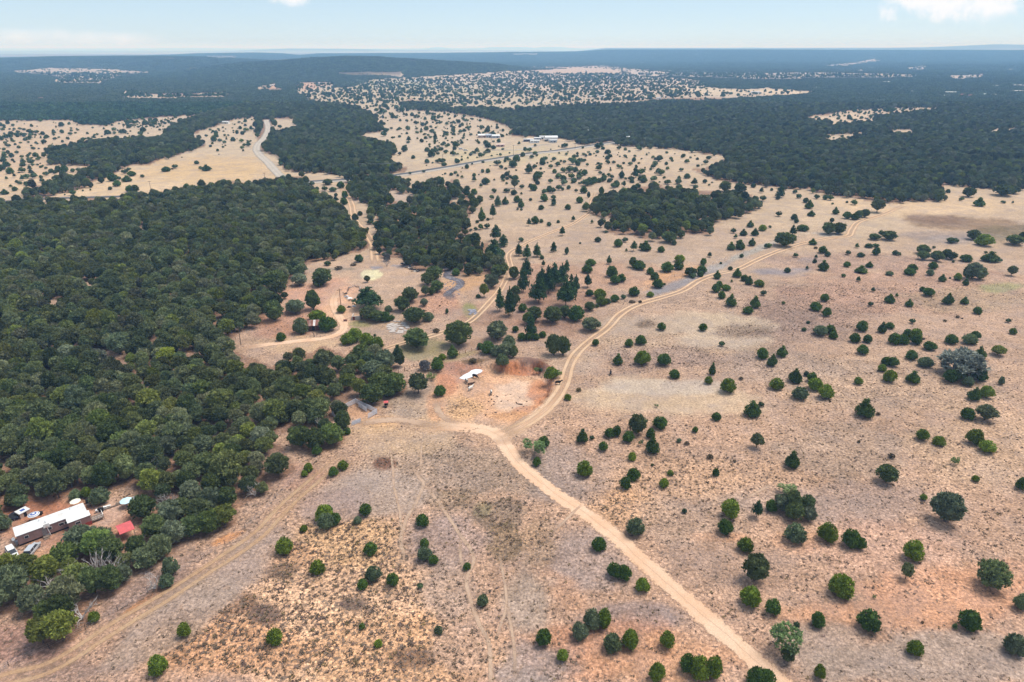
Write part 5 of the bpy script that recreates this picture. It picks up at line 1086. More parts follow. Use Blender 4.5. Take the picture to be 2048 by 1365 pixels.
item('storage_bin', 'bin', 'pale bin under the front wall of the mobile home', 600, 705, WHITE, (.7, .5, .5), rz); item('storage_bin', 'bin', 'pale bag-like bin under the front wall, right of its neighbour', 655, 690, STEEL, (.8, .6, .5), rz); item('gas_tank', 'tank', 'small grey tank at the left corner of the mobile home', 235, 815, STEEL, (.5, .5, .9), rz)
item('cooler', 'cooler', 'white cooler at the left edge of the junk row near the hedge', 1490, 300, WHITE, (.7, .4, .4), .3); item('crate', 'crate', 'brown crate in the junk row left of the pale blue parasol', 1620, 265, WOOD, (1.2, .6, .4), .4)
P = gp(*C1(165, 620), dz=2.5); sd = empty('satellite_dish', P, rz); sd.location.z = 0
sd.location = mloc(-.45, .6); tag(sd, 'small white satellite dish at the left end of the mobile home', 'satellite dish'); part('mast', lambda bm: tube(bm, [(0, 0, 0), (0, 0, 2.3)], [.04]*2, 6), STEEL, sd)
part('dish', lambda bm: tube(bm, [(-.1, -.1, 2.3), (-.2, -.25, 2.42), (-.25, -.3, 2.45)], [.05, .38, .42], 14), WHITE, sd)
# low log border in the yard
for i, (p, q_) in enumerate((((1290, 395), (1470, 330)), ((1470, 330), (1640, 270)), ((1640, 270), (1800, 215)))):
    a_, b_ = gp(*C1(*p)), gp(*C1(*q_)); o = link('log', None, None, a_); bm = bmesh.new(); tube(bm, [(0, 0, .18), tuple((b_-a_)*.5 + Vector((0, 0, .2))), tuple(b_-a_ + Vector((0, 0, .16)))], [.2, .22, .17], 7)
    bpy.data.objects.remove(o); o = link('log', bm_mesh('log', bm, WOOD), None, a_); tag(o, ['dark log lying beside the grill behind the camp', 'dark log in the middle of the junk row behind the camp', 'dark log ending under the pale blue parasol'][i], 'log')

# panel corral
def panel(pf, pt, label, n_rail=5, h=1.7, grp='corral panels', mat=paint('pale_steel', (.52, .54, .60), .5, .3, var=.1)):
    a_, b_ = gp(*pf), gp(*pt); rz_ = frame_from(a_, b_); Lp = (b_-a_).xy.length; o = empty('corral_panel', a_, rz_); tag(o, label, 'corral panel', grp); zb = h1(b_.x, b_.y)-a_.z
    for x, z in ((.04, 0), (Lp-.04, zb)): part('post', lambda bm: tube(bm, [(x, 0, z), (x, 0, z+h)], [.06]*2, 6), mat, o)
    for k in range(n_rail):
        z = .3 + (h-.32)*k/(n_rail-1); part('rail', lambda bm: box(bm, 0, Lp, -.03, .03, z-.09, z+.09), mat, o)
cor = [C3(165, 960), C3(330, 880), C3(495, 800), C3(640, 870), C3(782, 940)]
nm = ['left back', 'right back', 'left right-hand', 'far right-hand']
panel(cor[0], cor[1], 'grey steel corral panel, back left side, outer half'); panel(cor[1], cor[2], 'grey steel corral panel, back left side, half next to the top corner')
panel(cor[2], cor[3], 'grey steel corral panel running down right from the top corner'); panel(cor[3], cor[4], 'grey steel corral panel ending at the right-hand corner')
panel(cor[4], C3(660, 1005), 'short grey corral panel turning back at the right-hand corner'); panel(cor[0], C3(225, 1045), 'grey corral panel on the left, half hidden by the dark tree'); panel(C3(530, 850), C3(640, 915), 'inner grey corral panel leaning beside the right-hand side')
panel(C3(430, 1110), C3(550, 1068), 'loose grey panel stacked outside the corral, front one', 4, 1.2); panel(C3(440, 1090), C3(560, 1050), 'loose grey panel stacked outside the corral, back one', 4, 1.2)
# red mineral feeder
fd = empty('feeder', gp(*C3(905, 840)), .2); tag(fd, 'small feeder with a square red roof right of the corral', 'feeder'); pbox('roof', REDR, fd, -.75, .75, -.75, .75, 1.6, 1.7, bev=.02); pbox('trough', DARK, fd, -.55, .55, -.4, .4, .5, .9)
for x in (-.6, .6):
    for y in (-.6, .6): part('post', lambda bm: tube(bm, [(x, y, 0), (x, y, 1.6)], [.06]*2, 6), WOOD, fd)
item('feed_tub', 'tub', 'black feed tub lying below the red feeder', 900, 858, DARK, (.7, .7, .35), 0, C3)

# fences
def fence(pts, label, mat=WOOD, gap=5.0, h=1.3, r=.07, wires=3, grp=None):
    L_ = smooth_line([gp0(*p) for p in pts], 1.0); s_ = np.concatenate([[0], np.cumsum(np.linalg.norm(np.diff(L_, axis=0), axis=1))]); tot = s_[-1]; n = max(2, int(tot/gap)); rd = random.Random(len(label))
    px_ = np.interp(np.linspace(0, tot, n+1), s_, L_[:, 0]); py_ = np.interp(np.linspace(0, tot, n+1), s_, L_[:, 1]); pz_ = H(px_, py_); o = empty('wire_fence', (px_[0], py_[0], pz_[0])); tag(o, label, 'fence', grp)
    me = None
    for i in range(n+1):
        if me is None: bm = bmesh.new(); tube(bm, [(0, 0, -.1), (.02, 0, h)], [r, r*.85], 6); me = bm_mesh('post', bm, mat)
        q = link('post', me, o, (px_[i]-px_[0]+rd.uniform(-.1, .1), py_[i]-py_[0], pz_[i]-pz_[0])); q.rotation_euler = (rd.uniform(-.08, .08), rd.uniform(-.08, .08), 0); q.scale = (1, 1, rd.uniform(.85, 1.15))
    for k in range(wires): part('wire', lambda bm: tube(bm, [(px_[i]-px_[0], py_[i]-py_[0], pz_[i]-pz_[0] + h*(.3+.3*k)) for i in range(n+1)], [.012]*(n+1), 3), STEEL, o)
fence([(-60,1380),(21,1331),(120,1287),(243,1221),(330,1165),(426,1102),(448,1087),(469,1073),(489,1055),(525,1025),(551,993),(600,950),(640,918)], 'thin wire fence with dark posts along the lower left track', DARK, 6.5, 1.5, .06)
fence([C3(1075, 385), C3(1190, 350), C3(1225, 335), C3(1270, 310), C3(1305, 290), C3(1355, 300)], 'short fence of reddish wooden posts left of the grey shrub above the pit', RUSTW, 2.0, 1.5, .11)
fence([C4(405, 140), C4(500, 110), C4(600, 88), C4(660, 76)], 'short wooden post fence above the white dried pond', RUSTW, 2.2, 1.4, .1)
fence([(1180,615),(1289,578),(1346,556),(1365,551),(1440,523),(1505,503),(1536,495),(1600,474),(1655,463),(1700,442),(1735,424),(1800,404)], 'wire fence with thin posts along the upper right dirt road', WOOD, 6, 1.3, .07)

# dead trees and bare branches in the lower left
def dead(px, py, w, h, v, label, rz_=0, origin=(0, 1120)):
    P = gp(origin[0] + px/6.827, origin[1] + py/6.827); o = link('dead_tree', DEAD[v], None, P, rz_); o.scale = (w, w, h); tag(o, label, 'dead tree')
dead(1130, 800, 7.5, 6.5, 1, 'bleached white dead tree with tangled twigs at the lower woodland edge'); dead(760, 470, 9, 8, 1, 'bare grey branches leaning left over the lower green crowns', 2.2); dead(1380, 240, 7, 10, 2, 'pale bare forked branches rising between the trees below the red carport', .5)
dead(640, 760, 4, 7, 2, 'small pale bare snag left of the bleached dead tree', 1); dead(1600, 230, 6, 8, 2, 'pale bare branches right of the forked snag', 2.6); dead(1130, 1130, 0.01+3, 3, 0, 'small bare twigs under the bleached dead tree', 1) if False else None
dead(1045*2.025-0, 0, 1, 1, 0, '') if False else None
P = gp(310, 1178); o = link('dead_shrub', DEAD[0], None, P, 1.0); o.scale = (5, 5, 4.5); tag(o, 'brown dead shrub with bare twigs beside the lone tree on the fence line', 'dead shrub')
P = gp(605, 1070) ; 
for px, py, w, h, v, lb in ((142, 742, 6, 5, 0, 'grey dead tree beside the reddish gap in the left woodland'), (345, 660, 6, 7, 2, 'pale snag in the left woodland above the reddish gap'), (430, 600, 6, 6, 2, 'thin white snag deep in the left woodland'), (340, 1010, 5, 7, 0, 'grey bare branches in the trees above the red carport'), (510, 985, 6, 6, 0, 'grey twiggy dead tree at the woodland corner near the track'), (774, 525, 5, 6, 0, 'grey bare tree at the top of the cabin clearing'), (640, 850, 3, 6, 2, 'bare snag above the trees left of the corral'), (470, 560, 6, 7, 2, 'white snag among crowns left of the cabin clearing'), (300, 940, 6, 7, 0, 'grey leafless crown in the lower woodland')):
    P = gp(px, py+8); o = link('dead_tree', DEAD[v], None, P, px*.1); o.scale = (w, w, h); tag(o, lb, 'dead tree')

# cabin and homestead
q = [gp(*C2(378, 1110)), gp(*C2(585, 1100))]; cb = empty('cabin', q[0], frame_from(q[0], q[1])); tag(cb, 'old cabin with rusty white-streaked tin roof between two junipers', 'cabin'); cl_ = (q[1]-q[0]).xy.length + .6
pbox('wall', RUSTW, cb, 0, cl_, 0, 5.2, 0, 2.5)
def tin(bm, x0, x1):
    prism(bm, [(-.9, 2.45), (-.9, 2.53), (2.6, 3.9), (6.0, 2.6), (6.0, 2.5), (2.6, 3.8)], x0, x1)
    for v in bm.verts: v.co = Vector((v.co.y, v.co.x, v.co.z))
for k in range(8):
    rm = [RUST, paint('rust_b', (.24, .13, .11), .8, dirt=(.5, .45, .43), scale=.7), RUST, paint('tin_pale', (.58, .54, .53), .7, dirt=(.25, .12, .09), scale=1.2)][k % 4]; d0 = (cl_+.6)/8; part('roof_sheet', lambda bm: tin(bm, -.3+k*d0, -.3+(k+1)*d0-.02), rm, cb)
for x in (.1, cl_*.5, cl_-.1): part('post', lambda bm: tube(bm, [(x, -.8, 0), (x, -.8, 2.45)], [.08]*2, 5), WOOD, cb)
dr = pbox('door', DARK, cb, cl_*.28, cl_*.28+1.0, -.05, -.003, .05, 2.05); pbox('handle', STEEL, dr, cl_*.28+.82, cl_*.28+.88, -.1, -.052, 1, 1.1); w_ = pbox('window', DARK, cb, cl_*.68, cl_*.68+.9, -.05, -.003, 1.0, 1.9); pbox('sill', WOOD, w_, cl_*.68-.1, cl_*.68+1.0, -.15, -.052, .9, .995)
def post_thing(name, cat, label, px, py, h_, r_, crop=C2, mat=WOOD, tilt=0):
    P = gp(*crop(px, py)); bm = bmesh.new(); tube(bm, [(0, 0, 0), (tilt*.5, 0, h_*.5), (tilt, 0, h_)], [r_, r_*.85, r_*.7], 6); o = link(name, bm_mesh(name, bm, mat), None, P); tag(o, label, cat)
post_thing('stump', 'post', 'leaning grey stump in front of the old cabin', 472, 1185, 2.2, .22, tilt=-.5)
rn = empty('ruined_shed', gp(*C2(985, 960)), .1); tag(rn, 'ruined low pale block shed with dark red doorway, right of the bright bush', 'ruin'); pbox('wall', CONC, rn, 0, 3.6, 0, .4, 0, 1.7); pbox('wall', CONC, rn, 3.2, 3.6, .403, 4, 0, 1.3); pbox('wall', CONC, rn, 0, .4, .403, 4.5, 0, 1.5); pbox('doorway', DRED, rn, .3, 1.3, -.05, -.003, 0, 1.6)
item('rusty_tank', 'tank', 'low rusty red tank beside the cabin track', 893, 975, RUST, (1.5, .8, .7), .1, C2)
mtl = [(910, 640, 2.6, STEEL, 'grey sheet of scrap metal in the brush corral'), (955, 665, 3.0, WHITE, 'crumpled whitish scrap sheet in the brush corral, biggest one'), (945, 785, 2.4, DARK, 'dark scrap heap just right of the bright bush'), (1010, 775, 2.0, STEEL, 'grey scrap sheet next to the dark heap'), (900, 600, 2.0, DARK, 'dark scrap at the left of the brush corral')]
for px, py, s_, m_, lb in mtl:
    P = gp(*C2(px, py)); rd = random.Random(px); bm = bmesh.new(); bmesh.ops.create_icosphere(bm, subdivisions=2, radius=1)
    for v in bm.verts: v.co = Vector((v.co.x*s_*.5*rd.uniform(.6, 1.2), v.co.y*s_*.4*rd.uniform(.6, 1.2), max(0, v.co.z)*.6*rd.uniform(.4, 1.3)))
    tag(link('scrap', bm_mesh('scrap', bm, m_), None, P), lb, 'scrap')
# brush corral: a ring of piled dead branches
ring = [C2(*p) for p in ((865, 590), (900, 640), (940, 700), (1010, 700), (1070, 650), (1110, 590), (1090, 520), (1010, 505), (940, 530), (925, 580))]
bc = empty('brush_corral', gp(*C2(1010, 600))); tag(bc, 'ring-shaped corral of piled dead branches above the big pine', 'brush corral'); o0 = bc.location.copy(); rd = random.Random(3)
for i in range(len(ring)-1):
    a_, b_ = gp(*ring[i]), gp(*ring[i+1])
    def br(bm):
        for k in range(16):
            t_ = rd.random(); c = a_.lerp(b_, t_) - o0; d = (b_-a_).normalized()*rd.uniform(.5, 1.6) + Vector((rd.uniform(-.7, .7), rd.uniform(-.7, .7), rd.uniform(-.2, .7))); z = rd.uniform(.1, .9); tube(bm, [c - d*.6 + Vector((0, 0, z)), c + d*.6 + Vector((0, 0, z + .15))], [.07, .04], 4)
    part('branch_pile', br, M_DEAD if i % 2 else WOOD, bc)
# log pile
lp = empty('log_pile', gp(*C2(1770, 250)), frame_from(gp(*C2(1690, 200)), gp(*C2(1860, 290)))); tag(lp, 'long pile of black and white charred logs at the clearing edge', 'log pile')
bml = []
for mt in (DARK, WHITE, WOOD): bm = bmesh.new(); tube(bm, [(-1.3, 0, 0), (1.3, 0, 0)], [.28, .24], 7); bml.append(bm_mesh('log', bm, mt))
for k in range(34):
    q_ = link('log', bml[rd.choice((0, 0, 0, 1, 2))], lp, (rd.uniform(-9, 9), rd.uniform(-1.1, 1.1), rd.uniform(.2, 1.3))); q_.rotation_euler = (0, rd.uniform(-.2, .2), rd.uniform(-.7, .9)+1.2)
# rock slabs
def rocks(cx, cy, rx, ry, n, label, mat, smin=.5, smax=1.6):
    rdr = random.Random(n); bm = bmesh.new(); c0 = gp(cx, cy)
    for k in range(n):
        a_ = rdr.uniform(0, 6.28); q_ = math.sqrt(rdr.random()); P = gp(cx + rx*q_*math.cos(a_), cy + ry*q_*math.sin(a_)); s_ = rdr.uniform(smin, smax); pts = []
        m = 7; ph = rdr.uniform(0, 6.28); el_ = rdr.uniform(.45, .9); z0 = P.z - c0.z
        top = [bm.verts.new((P.x-c0.x + s_*rdr.uniform(.7, 1.1)*math.cos(ph+i*2*math.pi/m), P.y-c0.y + el_*s_*rdr.uniform(.7, 1.1)*math.sin(ph+i*2*math.pi/m), z0 + .16 + rdr.uniform(0, .12))) for i in range(m)]
        bot = [bm.verts.new((v.co.x*1.0, v.co.y, z0-.05)) for v in top]; bm.faces.new(top)
        for i in range(m): bm.faces.new((top[i], bot[i], bot[(i+1) % m], top[(i+1) % m]))
    o = link('rock_slabs', bm_mesh('rock_slabs', bm, mat), None, c0); tag(o, label, 'rocks', None, 'stuff')
SLAB = paint('pale_rock', (.42, .37, .34), .9, .1, var=.2, scale=.8)
rocks(796, 655, 19, 13, 55, 'pale flat rock slabs right of the big pine', SLAB); rocks(945, 625, 9, 6, 26, 'grey rocks at the end of the dry wash', paint('grey_rock', (.25, .25, .30), .9), .4, 1.0); rocks(906, 575, 18, 20, 60, 'grey gravel stones along the dry wash', paint('grey_rock', (.25, .25, .30), .9), .2, .5)
rocks(1000, 812, 60, 24, 40, 'small dark stones scattered on the pit floor', paint('dark_stone', (.10, .07, .055), .9), .12, .35)
item('fallen_log', 'log', 'dark log lying on the pale pit floor', 1220, 812, WOOD, (2.2, .4, .3), -.2, C4)

# cattle: one continuous body each
def cow_mesh(name, graze, mats):
    me = bpy.data.meshes.new(name); V = [(0,0,1.05),(-.65,0,1.1),(-.95,0,1.05),(.45,0,1.1),(.8,0,1.15)]; E = [(0,1),(1,2),(0,3),(3,4)]; R = [(.40,.42),(.36,.40),(.22,.26),(.36,.42),(.24,.30)]
    if graze: V += [(1.1,0,.85),(1.35,0,.45),(1.5,0,.22)]
    else: V += [(1.1,0,1.35),(1.35,0,1.5),(1.6,0,1.36)]
    E += [(4,5),(5,6),(6,7)]; R += [(.17,.2),(.14,.15),(.09,.1)]
    for x, b in ((.6, 3), (-.8, 1)):
        for s_ in (-1, 1):
            i = len(V); V += [(x, s_*.2, .75), (x + (.06 if x < 0 else 0), s_*.2, .42), (x, s_*.2, .02)]; E += [(b, i), (i, i+1), (i+1, i+2)]; R += [(.13,.14),(.07,.07),(.06,.06)]
    i = len(V); V += [(-1.1,0,.95),(-1.15,0,.5)]; E += [(2,i),(i,i+1)]; R += [(.05,.05),(.04,.04)]
    i = len(V); V += [(V[6][0],.22,V[6][2]+.06),(V[6][0],-.22,V[6][2]+.06)]; E += [(6,i),(6,i+1)]; R += [(.04,.04)]*2
    me.from_pydata(V, E, []); o = bpy.data.objects.new(name, me); m = o.modifiers.new('skin', 'SKIN'); 
    for k, r_ in enumerate(R): me.skin_vertices[0].data[k].radius = r_
    me.skin_vertices[0].data[0].use_root = True; o.modifiers.new('sub', 'SUBSURF').levels = 1; o.modifiers['sub'].render_levels = 2; me.materials.append(mats); return o
def hide(name, base, spotc, th):
    m, t, out = new_mat(name); tc = t.node('ShaderNodeTexCoord'); n = t.noise(tc.outputs['Object'], 1.6, 1); surf(t, out, t.mix(t.ramp(n, th, th+.04), base, spotc), .8, .2); return m
BLK = hide('black_hide', (.012, .01, .01), (.5, .45, .4), .74); BRN = hide('brown_hide', (.06, .028, .015), (.45, .35, .25), .62); WHT = hide('white_hide', (.6, .57, .52), (.2, .15, .1), .72); PIE = hide('pied_hide', (.03, .022, .02), (.6, .56, .5), .5)
for (px, py, rz_, g, m_, lb) in ((615, 455, -.6, 1, BLK, 'black cow grazing just below the white dried pond'), (500, 520, 1.9, 1, PIE, 'black cow with white muzzle, left of the group in the pit'), (558, 570, .3, 0, BRN, 'brown cow standing above the white cow in the pit'), (556, 620, .9, 0, WHT, 'white cow, lowest of the four near the dried pond'), (835, 678, 1.5, 1, PIE, 'black and white cow alone on the pit floor'), (1748, 545, .2, 0, BLK, 'black cow resting under the leafy bush at the pit rim')):
    o = cow_mesh('cow', g, m_); COL.objects.link(o); P = gp(*C4(px, py)); o.location = P; o.rotation_euler = (0, 0, rz_); o.scale = (1.1, 1.1, 1.1); tag(o, lb, 'cow', 'cattle in and around the pit')
    if g: pass
o = cow_mesh('cow', 0, BLK); COL.objects.link(o); o.location = gp(1221, 750); o.rotation_euler = (0, 0, 1.4); tag(o, 'black cow alone on the grassland right of the dirt road bend', 'cow', 'cattle in and around the pit')

# power poles and lines
def pole(px, py, h_, label, arm=True, r_=.16, gpx=None):
    P = gp(px, py); o = empty('power_pole', P, .3); tag(o, label, 'utility pole', 'wooden utility poles'); part('shaft', lambda bm: tube(bm, [(0, 0, 0), (0, 0, h_)], [r_, r_*.7], 8), POLEW, o)
    if arm: part('crossarm', lambda bm: box(bm, -1.2, 1.2, -.08, .08, h_-.9, h_-.7), POLEW, o)
    for x in (-1.1, 0, 1.1): part('insulator', lambda bm: tube(bm, [(x, 0, h_-.7 if x else h_), (x, 0, h_-.5 if x else h_+.15)], [.06]*2, 6), CHROME, o)
    return P + Vector((0, 0, h_))
post_tops = []
post_tops.append(pole(*C2(832, 765), 8.5, 'single utility pole at the cabin track'))
HT = [pole(*p, 11.5, lb, True, .2) for *p, lb in ((722, 352, 'utility pole in the trees left of the highway bend'), (886, 332, 'utility pole beside the highway, left of the houses'), (1027, 312, 'utility pole in front of the dark hedge of the houses'), (1150, 298, 'utility pole right of the white barn'), (1260, 281, 'utility pole where the highway enters the forest'), (1416, 252, 'utility pole deep in the right forest'))]
pole(*C7(563, 330), 13, 'dark utility pole between the grey-roofed house and its trees'); pole(303, 386, 10, 'thin pole at the woodland edge in the pale left field'); pole(531, 366, 9, 'thin pole left of the gravel road end'); pole(482, 690, 8, 'pale utility pole at the left woodland by the cabin track')
for i in range(len(HT)-1):
    a_, b_ = HT[i], HT[i+1]; o0 = a_.copy(); bm = bmesh.new()
    for off in (-1.1, 1.1):
        pts = [a_.lerp(b_, k/10) - o0 + Vector((off, 0, -3.0*4*(k/10)*(1-k/10) - .5)) for k in range(11)]; tube(bm, pts, [.05]*11, 3)
    tag(link('power_line', bm_mesh('power_line', bm, STEEL), None, o0), 'overhead power line span between highway poles, %s' % ['leftmost span over the trees', 'span left of the houses', 'span in front of the houses', 'span right of the barn', 'span entering the forest'][i], 'power line')

# houses
def house(px, py, l, w, h_, rz_, wallm, roofm, label, rise=1.2, wins=0, grp='far houses', name='house', cat='house'):
    l *= .6; w *= .62; h_ = 2.4 + (h_-2.4)*.6; rise *= .7
    P = gp(px, py); o = empty(name, P, rz_); tag(o, label, cat, grp)
    part('wall', lambda bm: box(bm, -l/2, l/2, 0, w, -.3, h_), wallm, o)
    def rf(bm):
        prism(bm, [(-.4, h_), (w/2, h_+rise), (w+.4, h_), (w+.4, h_+.15), (w/2, h_+rise+.15), (-.4, h_+.15)], -l/2-.4, l/2+.4)
        for v in bm.verts: v.co = Vector((v.co.y, v.co.x, v.co.z))
    part('roof', rf, roofm, o)
    if rise > .6: 
        def gb(bm):
            for x in (-l/2, l/2-.1): prism(bm, [(0.01, h_), (w/2, h_+rise), (w-.01, h_)], x, x+.1)
            for v in bm.verts: v.co = Vector((v.co.y, v.co.x, v.co.z))
        part('gable', gb, wallm, o)
    for k in range(wins):
        x = -l/2 + l*(k+.5)/wins; part('window', lambda bm: box(bm, x-.6, x+.6, -.06, -.004, .9, 1.9), GLASS, o)
    part('door', lambda bm: box(bm, l*.1, l*.1+.9, -.06, -.004, 0, 2.0), DARK, o); return o
NH = 'houses beside the highway'
house(*C7(455, 245), 22, 12, 3.2, .15, ADOBE, ROOFW, 'house with pale roof left in the group among pines', 2.2, 3, NH); house(*C7(530, 245), 12, 14, 3.6, .15, GREYR, GREYR, 'blue-grey roofed house between the pale-roofed ones', 2.0, 2, NH); house(*C7(628, 250), 17, 12, 3.0, .1, GREYR, ROOFW, 'white-roofed grey house right of the blue-grey one', 2.0, 2, NH)
house(*C7(1072, 300), 20, 10, 3.2, .05, paint('dark_wall', (.08, .07, .1), .7), ROOFW, 'long dark-walled house with flat white roof', .6, 4, NH); house(*C7(1160, 316), 19, 11, 3.0, .05, WHITE, ROOFW, 'white long building right of the dark-walled house', .8, 3, NH); house(*C7(1195, 280), 14, 8, 3.0, .05, GREYR, ROOFW, 'small white-roofed building behind the long white one', .8, 1, NH)
house(*C7(1256, 268), 10, 8, 4.4, .05, WHITE, ROOFW, 'small tall white shed left of the big barn', .8, 1, NH, 'shed', 'shed'); house(*C7(1385, 290), 26, 14, 5.6, .08, WHITE, ROOFW, 'big white barn with broad white roof', 2.4, 3, NH, 'barn', 'barn'); house(*C7(1410, 312), 15, 9, 3.2, .08, GREYR, ROOFW, 'low grey lean-to in front of the big white barn', .5, 2, NH, 'shed', 'shed')
house(*C7(690, 370), 16, 9, 2.8, .1, paint('pink_wall', (.55, .36, .32), .8), paint('pink_roof', (.62, .48, .44), .8), 'low pinkish building behind the dark hedge', .6, 2, NH)
house(*C7(1775, 135), 18, 12, 6, .1, ADOBE, paint('adobe_roof', (.62, .5, .44), .8), 'salmon adobe house in the forest above the highway', .4, 2, NH); house(*C7(1910, 132), 10, 9, 5, .1, ADOBE, ROOFW, 'smaller adobe house right of the salmon one in the forest', .4, 1, NH); house(*C7(1883, 190), 7, 6, 6, .1, WHITE, ROOFW, 'tiny white shed in the forest below the adobe houses', .5, 0, NH, 'shed', 'shed')
for px, py, m_, lb in ((150, 405, CARW, 'white vehicle parked left of the dark hedge, left one'), (215, 425, CARW, 'white vehicle parked left of the dark hedge, right one'), (1320, 297, DARK, 'dark vehicle parked in front of the white barn')):
    r_ = suv(gp(*C7(px, py)), .1, m_, lb); r_.scale = (1.15, 1.1, 1.1)
hr = random.Random(8)
far_h = [ # px, py, length, roof code, label or None
 (450,248,18,'w','white trailer at the edge of the trees above the left field'),(446,139.5,30,'w',''),(469,143.5,16,'w',''),(316,160,12,'w',''),(306,139,26,'w','pair of pale roofs at the right end of the upper left clearing'),(654,304,7,'w','long white trailer hidden in the woodland block right of the gravel road'),(677,307,6,'w','white trailer glimpsed in woodland, right of the long one'),(728,312,12,'a','low pale roof at the right part of the woodland block'),
 (540,143,22,'w',''),(700,167,36,'w',''),(715,163,30,'w',''),(827,164,34,'w','long white roof at the left of the scattered settlement'),(890,169,26,'w','white roof with grey side among the settlement trees'),(957,168,20,'g',''),(962,173,22,'w',''),(902,116,24,'r',''),(811,119.5,30,'r','reddish roof on top of the central ridge'),(856,118,14,'w',''),(873,117,14,'w',''),(985,119,18,'w',''),(1000,119,18,'w',''),
 (1055,178,28,'w','white roof in the settlement above the forest, left one'),(1145,176,22,'w','white roof in the settlement beside the dark grove'),(1184,195,24,'w','pale roof at the right side of the dark settlement grove'),(1204,195,20,'g',''),(1100,190,16,'g',''),(1130,160,20,'w',''),(1220,158,22,'g',''),(1318,199,20,'g',''),(1320,237,30,'w','long white roof alone in the middle of the right forest'),(1210,268,16,'w','white shed in the forest right of the adobe houses'),(1255,279,20,'w','pale roof at the forest edge above the highway end'),(1372,267,10,'a','low pale roof in the clearing of the right forest'),
 (1285,121.5,40,'w','bright white building on the far right slope'),(1331,119,30,'w',''),(1341,119,30,'w',''),(1213,112.5,34,'w',''),(1248,109,30,'w',''),(1084,112.5,28,'w',''),(1099,112,24,'w',''),(1173,113.5,20,'w',''),(1253,115,18,'w',''),(1490,176,34,'w','big white roof at the right end of the settlement strip'),(1512,187,36,'g','long grey roof on the pale strip, right of centre'),(1461,187,16,'a',''),
 (1634,177,26,'w','white roof alone in the forest at upper right'),(1821,185,28,'w','white roof in the upper right forest, left of the red roofs'),(1762,203,22,'w','pair of small white roofs above the forest clearing'),(1902,188,40,'w','large white roof left of the red roofs'),(1886,194,30,'w',''),(1896,193.5,24,'w',''),(1926,192,30,'r','red roof in the upper right settlement, left one'),(1942,193.5,30,'r','red roof in the upper right settlement, right one'),(1966,191,26,'w','white roof right of the red roofs'),(1990,192,24,'w',''),(1905,165,26,'w',''),(1904,178,24,'w',''),(1993,174.5,24,'w',''),(2038,175,60,'a','long pale roof at the right edge'),(1747,119,50,'w',''),(1768,116,34,'w',''),(1784,116,40,'w',''),(1951,101.8,60,'w',''),(1960,101.8,60,'w',''),(1564,121,34,'w',''),(1609,110,50,'w',''),(1634,109.5,40,'w',''),(2030,119,50,'w',''),(1530,162,20,'w',''),(2038,185.5,50,'a',''),(1965,150,30,'r',''),(1936,153,22,'w',''),(1730,196,16,'w',''),(1720,190,14,'w',''),(940,175,18,'w',''),(1010,166,22,'w',''),(1037,183,14,'g',''),(1075,164,18,'w',''),(1160,165,16,'a',''),(1270,170,20,'w',''),(1350,174,20,'w',''),(640,168,18,'w',''),(600,172,12,'w','')]
RM = {'w': ROOFW, 'g': GREYR, 'r': paint('red_roof', (.45, .13, .10), .6), 'a': paint('tan_roof', (.5, .43, .37), .8)}
ZN = [('on the far left plain', lambda x, y: x < 500), ('on top of the central ridge', lambda x, y: x < 1020 and y < 125), ('on the far right wooded slope', lambda x, y: x < 1400 and y < 130), ('scattered high on the right-hand ridge', lambda x, y: y < 130), ('left of the scattered settlement', lambda x, y: x < 780), ('in the left half of the settlement', lambda x, y: x < 1060), ('in the right half of the settlement', lambda x, y: x < 1600), ('in the upper right forest settlement', lambda x, y: True)]
OR_ = ['leftmost', 'second', 'third', 'fourth', 'fifth', 'sixth', 'seventh', 'eighth', 'ninth', 'tenth', 'eleventh', 'twelfth', 'thirteenth', 'fourteenth', 'fifteenth']
zc_ = {}; lab = {}
for e_ in sorted(far_h):
    if not e_[4]:
        z_ = next(n_ for n_, f_ in ZN if f_(e_[0], e_[1])); k_ = (z_, e_[3]); zc_.setdefault(k_, []).append(e_)
for (z_, c_), es in zc_.items():
    nm_ = {'w': 'white-roofed', 'g': 'grey-roofed', 'r': 'red-roofed', 'a': 'tan-roofed'}[c_]
    for i_, e_ in enumerate(es): lab[e_] = ('only small %s house %s' % (nm_, z_)) if len(es) == 1 else ('leftmost small %s house %s' % (nm_, z_)) if i_ == 0 else ('%s small %s house from the left %s' % (OR_[i_], nm_, z_))
for e_ in far_h:
    px, py, l, c, lb = e_; lb = lb or lab[e_]
    house(px, py, l, l*.5, 3.4 if l < 40 else 5, hr.uniform(-.3, .3), WHITE if c != 'a' else ADOBE, RM[c], lb or 'tiny pale house far off among trees near the horizon', .9 if l < 30 else 1.2, 1 if l > 15 else 0, 'far houses')
